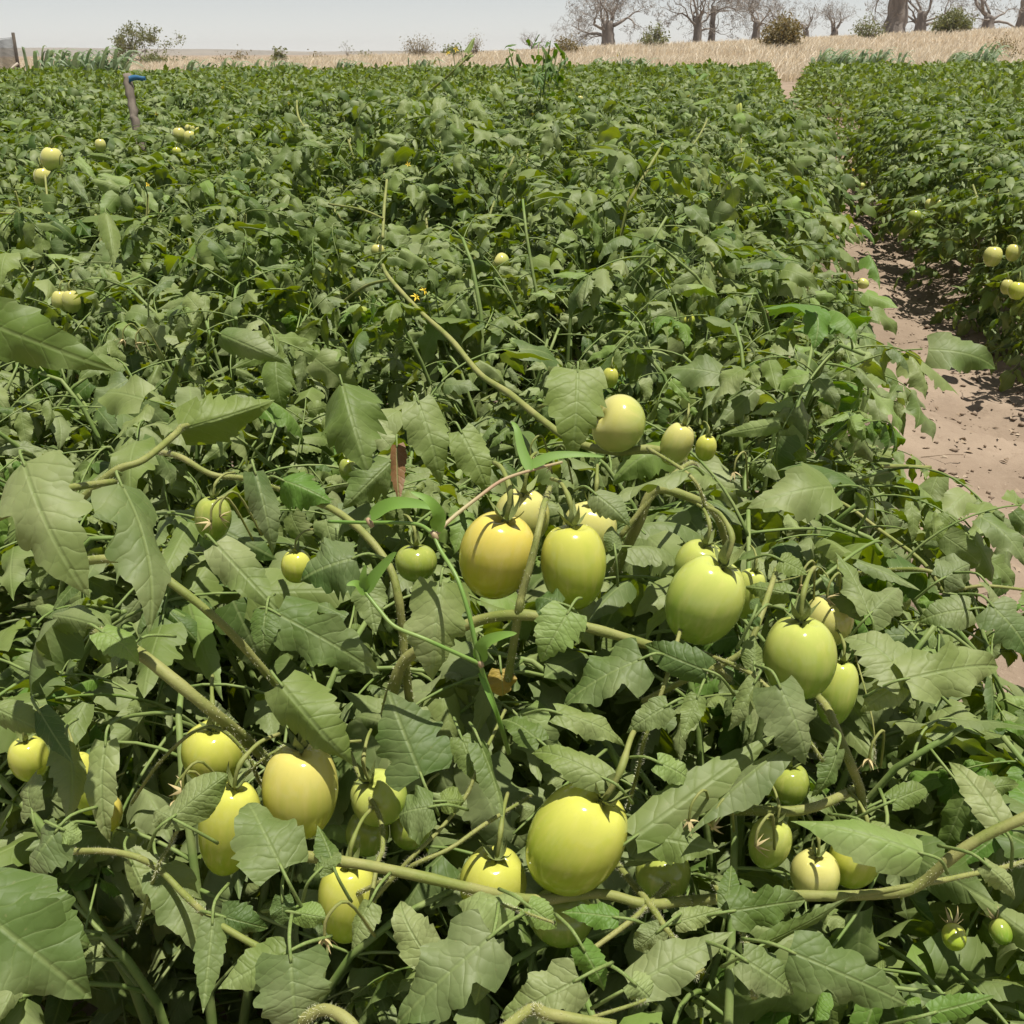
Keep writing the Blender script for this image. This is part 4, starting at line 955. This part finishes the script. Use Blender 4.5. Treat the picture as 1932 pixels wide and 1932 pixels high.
# ------------------------------------------------------------------ wooden stake with blue strip
p0 = at(262, 300, 4.6); st = link('wooden_stake', None); st.location = (p0.x, p0.y, 0)
tag(st, 'leaning weathered wooden stake with a blue strip on top, among the left rows', 'stake')
top = at(240, 142, 4.6); bot = at(263, 275, 4.6); b0 = bot + (bot - top) * 3.1; b0 = Vector((b0.x, b0.y, -.05))
pts = spline([tuple(b0 - st.location), tuple(bot - st.location), tuple(bot.lerp(top, .5) - st.location), tuple(top - st.location)], 7)
R = np.linspace(.021, .018, len(pts)) * (1 + .07 * np.sin(np.arange(len(pts)) * 1.9)); R[-3] *= 1.2
V, Q, T = tube(pts, R, 11); V = V + .0035 * np.sin(V[:, [2, 0, 1]] * 140); link('post', mk_mesh('post', V, Q, T, mat=M_WOOD), st)
tv = (Vector(pts[-1]) - Vector(pts[-3])).normalized(); tt_ = Vector(pts[-1]) + tv * .004
m = Bag()
V, Q = [], []
a = tt_ - tv * .022 + Vector((.0, -.024, 0)); 
for i in range(11):
    f = i / 10; p = a + Vector((.012 + .075 * f, .002 * math.sin(f * 6), .004 * math.sin(f * 5) + .008 * f)); hw = .013 * (1 - .35 * f)
    V += [tuple(p + Vector((0, 0, hw))), tuple(p + Vector((0, 0, -hw))), tuple(p + Vector((0, .006, -hw))), tuple(p + Vector((0, .006, hw)))]
Q = [(i * 4 + k, i * 4 + (k + 1) % 4, i * 4 + 4 + (k + 1) % 4, i * 4 + 4 + k) for i in range(10) for k in range(4)] + [(0, 1, 2, 3), (40, 43, 42, 41)]
s_ = link('strip', mk_mesh('strip', V, Q, mat=M_BLUE, shade=False), st); s_['label'] = 'blue plastic strip'

# ------------------------------------------------------------------ far things
def bgx(px, Y, z=1.0):
    depth = Y * math.cos(rad(PITCH)) + (H - z) * math.sin(rad(PITCH)); return (px - CX) / F * depth
def grow(bag_thick, bag_thin, p, d, r, L, depth, rs, P):
    n = P.get('n', 4); pts = [np.array(p)]; dirs = [d]
    for i in range(n):
        d = d + rs.randn(3) * P['wob'] + np.array([0, 0, P['up']]); d = d / np.linalg.norm(d)
        pts.append(pts[-1] + d * L / n); dirs.append(d)
    r1 = max(r * P['taper'], .006)
    V, Q, T = tube(pts, np.linspace(r, r1, n + 1), 8 if r > .25 else 5 if r > .06 else 3, cap=r > .1)
    (bag_thick if r > P['thick'] else bag_thin).add(V, Q, T, tint=rs.rand())
    if depth <= 0:
        P['tips'].append(pts[-1]); return
    k = rs.randint(P['k0'], P['k1'] + 1); a0 = rs.rand() * 6.283
    for j in range(k):
        q = pts[-1] if j < 2 else pts[rs.randint(max(1, n - 2), n)]
        ax = np.cross(d, rs.randn(3)); ax /= np.linalg.norm(ax) + 1e-9
        an = P['spread'] * rs.uniform(.5, 1.25)
        dd = d * math.cos(an) + ax * math.sin(an)
        grow(bag_thick, bag_thin, q, dd, r1 * rs.uniform(.60, .88), L * rs.uniform(*P['len']), depth - 1, rs, P)
def leaf_cards(b, tips, n, s, rs, spread):
    for t in tips:
        for k in range(n):
            c = np.array(t) + rs.randn(3) * spread; d = rs.randn(3); d /= np.linalg.norm(d); e = np.cross(d, rs.randn(3)); e /= np.linalg.norm(e); q = s * rs.uniform(.6, 1.4)
            b.add([c - d * q, c + e * q * .5, c + d * q, c - e * q * .5], [(0, 1, 2, 3)], tint=rs.rand())
def baobab(px, Y, trunk_w, height, seed, label, limbs=6, depth=5, lean=0.0, group='baobab trees', trunk_h=.38, leafy=None, spread=.62, low=False):
    x = bgx(px, Y); z = terrain(x, Y) - .05
    root = link('baobab_tree', None); root.location = (x, Y, z); tag(root, label, 'tree', group)
    rs = np.random.RandomState(seed); thick, thin = Bag(), Bag()
    r0 = trunk_w / 2; hT = height * trunk_h
    m = 9; pts = [np.array((lean * hT * (i / m) ** 1.5 + .05 * rs.randn(), .05 * rs.randn(), hT * i / m)) for i in range(m + 1)]
    R = r0 * (1.28 - .52 * np.linspace(0, 1, m + 1) ** .7); R[0] *= 1.18
    V, Q, T = tube(pts, R, 18)
    ang = np.arctan2(V[:, 1], V[:, 0]); f = 1 + .07 * np.sin(ang * 5 + seed) + .05 * np.sin(ang * 9 + V[:, 2] * .8); V[:, :2] *= f[:, None]; thick.add(V, Q, T)
    P = dict(wob=.30, up=.05, taper=.62, thick=.13, k0=2, k1=3, spread=spread, len=(.56, .86), tips=[], n=3)
    a0 = rs.rand() * 6.28
    for k in range(limbs):
        a = a0 + k * 6.283 / limbs + rs.uniform(-.3, .3); e = rs.uniform(.25, 1.2) if not low else rs.uniform(.1, 1.1)
        d = np.array((math.cos(a) * math.cos(e), math.sin(a) * math.cos(e), math.sin(e)))
        hh_ = hT * (rs.uniform(.62, 1.0) if not low else rs.uniform(.35, 1.0))
        p = np.array((lean * hh_, 0, hh_)) + d * r0 * .25
        grow(thick, thin, p, d, r0 * rs.uniform(.20, .34), height * rs.uniform(.24, .34), depth, rs, P)
    link('trunk', thick.mesh('trunk', M_BARK), root); 
    for t in P['tips']:                                # fine twigs
        for k in range(2):
            d = rs.randn(3) + (0, 0, .35); d = d / np.linalg.norm(d) * height * rs.uniform(.03, .075); e = np.cross(d, rs.randn(3)); e = e / np.linalg.norm(e) * height * .0016
            thin.add([t - e, t + e, t + d * .6 + e * .6 + rs.randn(3) * height * .004, t + d], T=[(0, 1, 2), (0, 2, 3)], tint=rs.rand())
    cr = link('crown', thin.mesh('crown', M_TWIG), root)
    if leafy:
        b = Bag(); leaf_cards(b, P['tips'], leafy[0], leafy[1], rs, leafy[2]); tag(link('foliage', b.mesh('foliage', leafy[3], False), root), kind='stuff')
    return root
baobab(1150, 185, 2.1, 11.6, 1, 'bare baobab with a wide crown, standing alone left of the others', 8, 6, low=True)
baobab(1318, 185, 1.3, 12.5, 22, 'big bare baobab with dense spreading branches, left of a twin trunk', 9, 6, low=True)
baobab(1345, 190, 1.0, 11.0, 13, 'slender baobab trunk standing close beside the big spreading one', 6, 6, trunk_h=.55)
baobab(1428, 205, 1.4, 10.5, 4, 'forked bare baobab between the slender trunk and the brown bush', 7, 6)
baobab(1470, 245, 1.5, 10.0, 25, 'bare baobab partly behind the round brown bush', 6, 5)
baobab(1522, 235, 1.4, 8.6, 6, 'small distant baobab just right of the brown bush', 6, 5, trunk_h=.30)
baobab(1575, 225, 1.6, 7.8, 17, 'small distant baobab with a flat crown before the clear gap', 7, 5, trunk_h=.30)
baobab(1688, 120, 2.0, 11.0, 8, 'massive baobab with a thick fluted trunk leaving the top of the frame', 6, 5, trunk_h=.50)
baobab(1734, 180, 1.8, 11.5, 29, 'baobab with long low limbs behind the massive fluted trunk', 8, 6, low=True)
baobab(1860, 150, 1.7, 10.5, 10, 'forked baobab beyond the round green bush near the right edge', 6, 6, lean=.03, trunk_h=.28)
baobab(1922, 160, 1.2, 11.0, 31, 'baobab trunk cut off by the right edge of the frame', 6, 5, trunk_h=.5)
baobab(1012, 230, 1.2, 4.6, 12, 'low distant baobab behind the tall dark green plant', 8, 4, trunk_h=.28)
baobab(272, 84, .42, 3.5, 33, 'small rounded tree with grey-green leaves standing alone at far left', 6, 4, leafy=(13, .085, .15, M_SHRUB), trunk_h=.22)
baobab(660, 95, .2, 1.9, 14, 'small bare crooked tree standing alone on the grass', 3, 3, trunk_h=.45, leafy=(1, .06, .08, M_SHRUB))
baobab(1058, 150, .3, 4.2, 46, 'thin bare tree behind the tall dark green plant', 4, 4, trunk_h=.3)

def shrub(px, Y, w, h, seed, label, mat, n=26, cards=8, cs=.10, cat='bush', group='bushes in the dry grass', name='bush', fill=.22):
    x = bgx(px, Y); root = link(name, None); root.location = (x, Y, terrain(x, Y) - .05); tag(root, label, cat, group)
    rs = np.random.RandomState(seed); st_, lf = Bag(), Bag()
    for k in range(n):
        a = rs.rand() * 6.28; q = math.sqrt(rs.rand()) * w / 2; zz = h * math.sqrt(max(0, 1 - (q / (w / 2)) ** 2 * .8)) * rs.uniform(.6, 1.05)
        t = np.array((q * math.cos(a), q * math.sin(a), zz)); mid_ = t * (.45, .45, .55) + rs.randn(3) * .06
        V, Q, T = tube([(0, 0, 0), mid_, t], [.035, .02, .008], 4); st_.add(V, Q, T)
        tips = [mid_ + (t - mid_) * f for f in (.3, .65, 1.0)]
        leaf_cards(lf, tips, cards, cs, rs, fill)
    link('branches', st_.mesh('branches', M_TWIG), root); tag(link('foliage', lf.mesh('foliage', mat, False), root), kind='stuff')
shrub(1476, 66, 2.3, 1.95, 1, 'round olive-brown bush in the grass at the end of the path', M_BROWNBUSH, 90, 16, .085)
shrub(1793, 90, 2.9, 1.9, 2, 'round green bush between two baobabs at right', M_SHRUB, 80, 14, .10)
shrub(112, 42, 1.35, 1.25, 3, 'upright light green shrub beside the netting post at far left', M_BORDER, 26, 7, .085, fill=.09)
shrub(290, 78, 2.0, .95, 4, 'low green bush at the foot of the small rounded tree', M_SHRUB, 50, 12, .09)
shrub(455, 90, 2.3, 1.3, 5, 'grey straggly bush right of the small rounded tree', M_BROWNBUSH, 30, 4, .08)
shrub(530, 60, 1.15, 1.2, 6, 'upright broad-leaved green shrub on the grass left of the bare crooked tree', M_SHRUB, 24, 7, .09, fill=.09)
shrub(600, 92, 1.9, 1.1, 7, 'thin grey bush right of the upright broad-leaved shrub', M_BROWNBUSH, 20, 3, .08)
shrub(690, 80, 1.5, .8, 8, 'small sparse green bush right of the bare crooked tree', M_SHRUB, 16, 4, .08)
shrub(795, 78, 2.6, 1.9, 9, 'feathery brown bush without leaves near the middle', M_BROWNBUSH, 70, 5, .05)
shrub(858, 76, 1.3, 1.05, 10, 'small green bush right of the feathery brown bush', M_SHRUB, 30, 8, .08)
shrub(902, 84, 1.5, 1.9, 11, 'pointed thin brown bush behind the flowering tomato tip', M_BROWNBUSH, 30, 4, .05)
shrub(1075, 72, 1.8, 1.25, 12, 'rounded brown bush left of the lone wide baobab', M_BROWNBUSH, 50, 9, .07)
shrub(1238, 80, 2.2, 1.9, 13, 'loose green shrub between the two big baobabs at centre right', M_SHRUB, 36, 8, .09, fill=.12)
shrub(1640, 82, 2.2, 1.9, 14, 'loose green-brown bush at the left foot of the massive baobab', M_SHRUB, 40, 7, .08)
shrub(1895, 58, .8, .75, 15, 'small dry bush on the grass slope near the right edge', M_BROWNBUSH, 24, 8, .05)
shrub(1915, 46, .9, .7, 16, 'low brown bush at the right edge above the field', M_BROWNBUSH, 20, 7, .05)
shrub(420, 70, .9, .9, 17, 'wispy brown bush between two grey shrubs at left', M_BROWNBUSH, 16, 4, .05)

# pale crop plants along the far edge of the field
def crop_variant(seed):
    r = random.Random(seed); b = Bag()
    for k in range(26):
        a = r.uniform(0, 6.28); x0, y0 = r.uniform(-.2, .2), r.uniform(-.2, .2); h = r.uniform(.40, 1.0); ln = r.uniform(.10, .45)
        P = [(x0, y0, 0), (x0 + .05 * math.cos(a) + .05, y0 + .05 * math.sin(a), h * .6), (x0 + .13 * math.cos(a) + ln * .7, y0 + .13 * math.sin(a), h), (x0 + .2 * math.cos(a) + ln * 1.3, y0 + .2 * math.sin(a), h * r.uniform(.8, 1.0))]
        pts = spline(P, 3); V = []
        for i, p in enumerate(pts):
            hw = .040 * math.sin(math.pi * min(1, .15 + .85 * i / (len(pts) - 1))) + .002; s = np.array((-math.sin(a), math.cos(a), .2)); V += [p - s * hw, p + s * hw]
        b.add(V, [(i * 2, i * 2 + 1, i * 2 + 3, i * 2 + 2) for i in range(len(pts) - 1)], tint=r.random())
    return b.mesh('leaves', M_BORDER)
CROP = [crop_variant(i) for i in range(5)]
cr_ = random.Random(2)
crop = [(px, 27.5) for px in (78, 92, 104, 116, 130, 143, 156, 170, 184, 197, 210)] + [(px, 29.5) for px in (355, 370, 397, 426, 442, 458, 488, 514, 528, 540, 564, 640, 655)] + \
       [(px, 30) for px in (776, 792, 808, 1104, 1122, 1138, 1152, 1166, 1186, 1204)] + [(px, 34) for px in (1543, 1555, 1568, 1580, 1596, 1620, 1634, 1648, 1662)] + [(px, 35) for px in (1700, 1802, 1812, 1822, 1846, 1858, 1868)]
for px, Y in crop:
    Y += cr_.uniform(-.5, .5); x = bgx(px, Y)
    side = 'left of the middle' if px < 700 else 'near the middle' if px < 1420 else 'beyond the path at right'
    o = link('edge_crop_plant', None); o.location = (x, Y, terrain(x, Y) - .02); tag(o, 'pale grey-green leaning crop plant at the field edge ' + side, 'plant', 'pale crop plants at the field edge ' + side)
    s = cr_.uniform(.85, 1.15) * (1.12 if px < 215 else .86 if px < 1420 else 1.05)
    link('leaves', cr_.choice(CROP), o, Matrix.Rotation(cr_.uniform(-.5, .5), 4, 'Z') @ Matrix.Scale(s, 4))

# taller dark plant standing out of the rows
dp = at(1010, 128, 6.4); dr_ = link('dark_leafy_plant', None); dr_.location = (dp.x, dp.y, 0)
tag(dr_, 'taller dark green plant with drooping leaves rising above the middle rows', 'plant')
rs_ = np.random.RandomState(6)
for k in range(9):
    tgt = at(960 + 105 * rs_.rand(), 72 + 45 * rs_.rand(), 6.4 + .25 * rs_.randn()) - dr_.location
    V, Q, T = tube(spline([(0, 0, 0), (tgt.x * .4, tgt.y * .4, tgt.z * .6), tuple(tgt)], 5), np.linspace(.008, .003, 11), 5); link('stem', mk_mesh('stem', V, Q, T, mat=M_STEM2), dr_)
    for j in range(8):
        f = rs_.uniform(.55, 1.02); p = Vector((tgt.x * f, tgt.y * f, tgt.z * (.45 + .55 * f))); a = rs_.rand() * 6.28
        p = p + Vector(rs_.randn(3) * (.06, .06, .03)); mm = frame((math.cos(a), math.sin(a), rs_.uniform(-1.4, .0)), (math.cos(a), math.sin(a), .8)).to_4x4(); mm.translation = p
        L = rs_.uniform(.06, .11); link('leaf', leaflet_mesh(int(rs_.choice(IDX['lance'] + IDX['ov'])), M_DARKLEAF, 'mid'), dr_, mm @ Matrix.Scale(L, 4))

# netting on posts at the far left
Y = 31.0; nx0, nx1 = bgx(-60, Y), bgx(36, Y); nr = link('net_fence', None); nr.location = (nx1, Y, 0)
tag(nr, 'grey shade-net fence on a dark post at the far left edge', 'fence')
def post(x0, z1, r, mat, name, P=None):
    V, Q, T = tube(P or [(x0, 0, 0), (x0, 0, z1 * .5), (x0 + .02, 0, z1)], r, 7); return link(name, mk_mesh(name, V, Q, T, mat=mat), nr)
post(0, 1.62, .045, M_POST, 'post'); post(nx0 - nx1, 1.5, .045, M_POST, 'post')
post(0, 0, .035, M_POSTL, 'brace', [(-.75, -.15, .35), (-.3, -.1, .62), (.03, -.06, .85)])
post(0, 0, .03, M_POSTL, 'bottom_rail', [(-.35, -.09, .60), (-.1, -.09, .60), (.06, -.09, .60)])
b = Bag(); W = nx1 - nx0
for i in range(64):
    x = -W * i / 63; z1 = 1.50 - .14 * (i / 63) - .05 * math.sin(math.pi * i / 63); V, Q, T = tube([(x, .02, .1), (x, .02 + .03 * math.sin(i * .4), z1)], .006, 3, False); b.add(V, Q)
for j in range(46):
    z = .1 + 1.40 * j / 45; V, Q, T = tube([(0, .02, z), (-W * .5, .03, z - .06), (-W, .02, z - .14 * j / 45)], .006, 3, False); b.add(V, Q)
tag(link('netting', b.mesh('netting', M_NET), nr), kind='stuff')

# dry grass
def dry_grass():
    r = np.random.RandomState(3); N = 260000
    y = 33 * (260 / 33) ** r.rand(N); x = (r.rand(N) * 2 - 1) * (y * .58 + 3)
    ok = (y > 33 + 5 * np.exp(-((x - 9) / 5) ** 2) * (1 + .3 * np.sin(x * 3))) 
    x, y = x[ok], y[ok]; n = len(x)
    pat = np.sin(x * .35 + np.sin(y * .21) * 2) * np.sin(y * .17 + x * .11)
    h = (.30 + .34 * r.rand(n)) * (1 + .35 * pat) * np.where(x > 18, .85, 1.0)
    g = np.array([terrain(a, b_) for a, b_ in zip(x, y)])
    wv = .010 + .0005 * y * r.rand(n)
    ln = np.stack([.42 * r.randn(n) + .25, .42 * r.randn(n)], 1) * h[:, None]
    a = r.rand(n) * 3.14; dx, dy = np.cos(a) * wv, np.sin(a) * wv
    V = np.stack([np.stack([x - dx, y - dy, g - .05], 1), np.stack([x + dx, y + dy, g - .05], 1), np.stack([x + ln[:, 0] * .4 + dx * .7, y + ln[:, 1] * .4 + dy * .7, g + h * .6], 1),
                  np.stack([x + ln[:, 0] * .4 - dx * .7, y + ln[:, 1] * .4 - dy * .7, g + h * .6], 1), np.stack([x + ln[:, 0], y + ln[:, 1], g + h], 1)], 1).reshape(-1, 3)
    i = np.arange(n)[:, None] * 5
    return mk_mesh('dry_grass', V, i + [0, 1, 2, 3], i + [3, 2, 4], None, np.repeat(np.clip(r.rand(n) * .7 - .25 * pat, 0, 1), 5), M_GRASS, False)
tag(link('dry_grass', dry_grass()), 'tall straw-coloured dry grass behind the green field', 'grass', kind='stuff')

# dry leaf litter along the path
def litter():
    b = Bag(); r = np.random.RandomState(9)
    for k in range(650):
        u = .9 + 7 * r.rand() ** 1.6; w = np.clip(r.choice([.58, .64, .86, .92, .74], p=[.3, .15, .3, .15, .1]) + r.randn() * .06, .5, 1.2); x, y = xy(u, w)
        z = path_z(x, y, w) + .002
        a = r.rand() * 6.28; s = r.uniform(.004, .015); d = np.array((math.cos(a), math.sin(a), r.uniform(-.2, .4))); e = np.array((-math.sin(a), math.cos(a), r.uniform(-.5, .5))) * r.uniform(.25, .6); c = np.array((x, y, z)); n_ = np.array((0, 0, r.uniform(.1, .5)))
        b.add([c - d * s, c - d * s * .2 + e * s + n_ * s, c + d * s, c - d * s * .2 - e * s + n_ * s, c + n_ * s * .0], [(0, 4, 2, 1), (0, 3, 2, 4)], tint=r.rand())
    for k in range(60):
        u = .9 + 6 * r.rand() ** 1.5; w = np.clip(r.choice([.62, 1.0]) + r.randn() * .07, .5, 1.2); x, y = xy(u, w); a = r.rand() * 6.28; L = r.uniform(.02, .07); z = path_z(x, y, w) + .003
        V, Q, T = tube([(x, y, z), (x + L * math.cos(a), y + L * math.sin(a), z + r.uniform(0, .02)), (x + 1.8 * L * math.cos(a + .4), y + 1.8 * L * math.sin(a + .4), z)], .0013, 4); b.add(V, Q, T, tint=r.rand())
    return b.mesh('leaf_litter', M_LITTER, False)
tag(link('leaf_litter', litter()), 'dry leaf scraps and twigs littering the edges of the bare path', 'litter', kind='stuff')
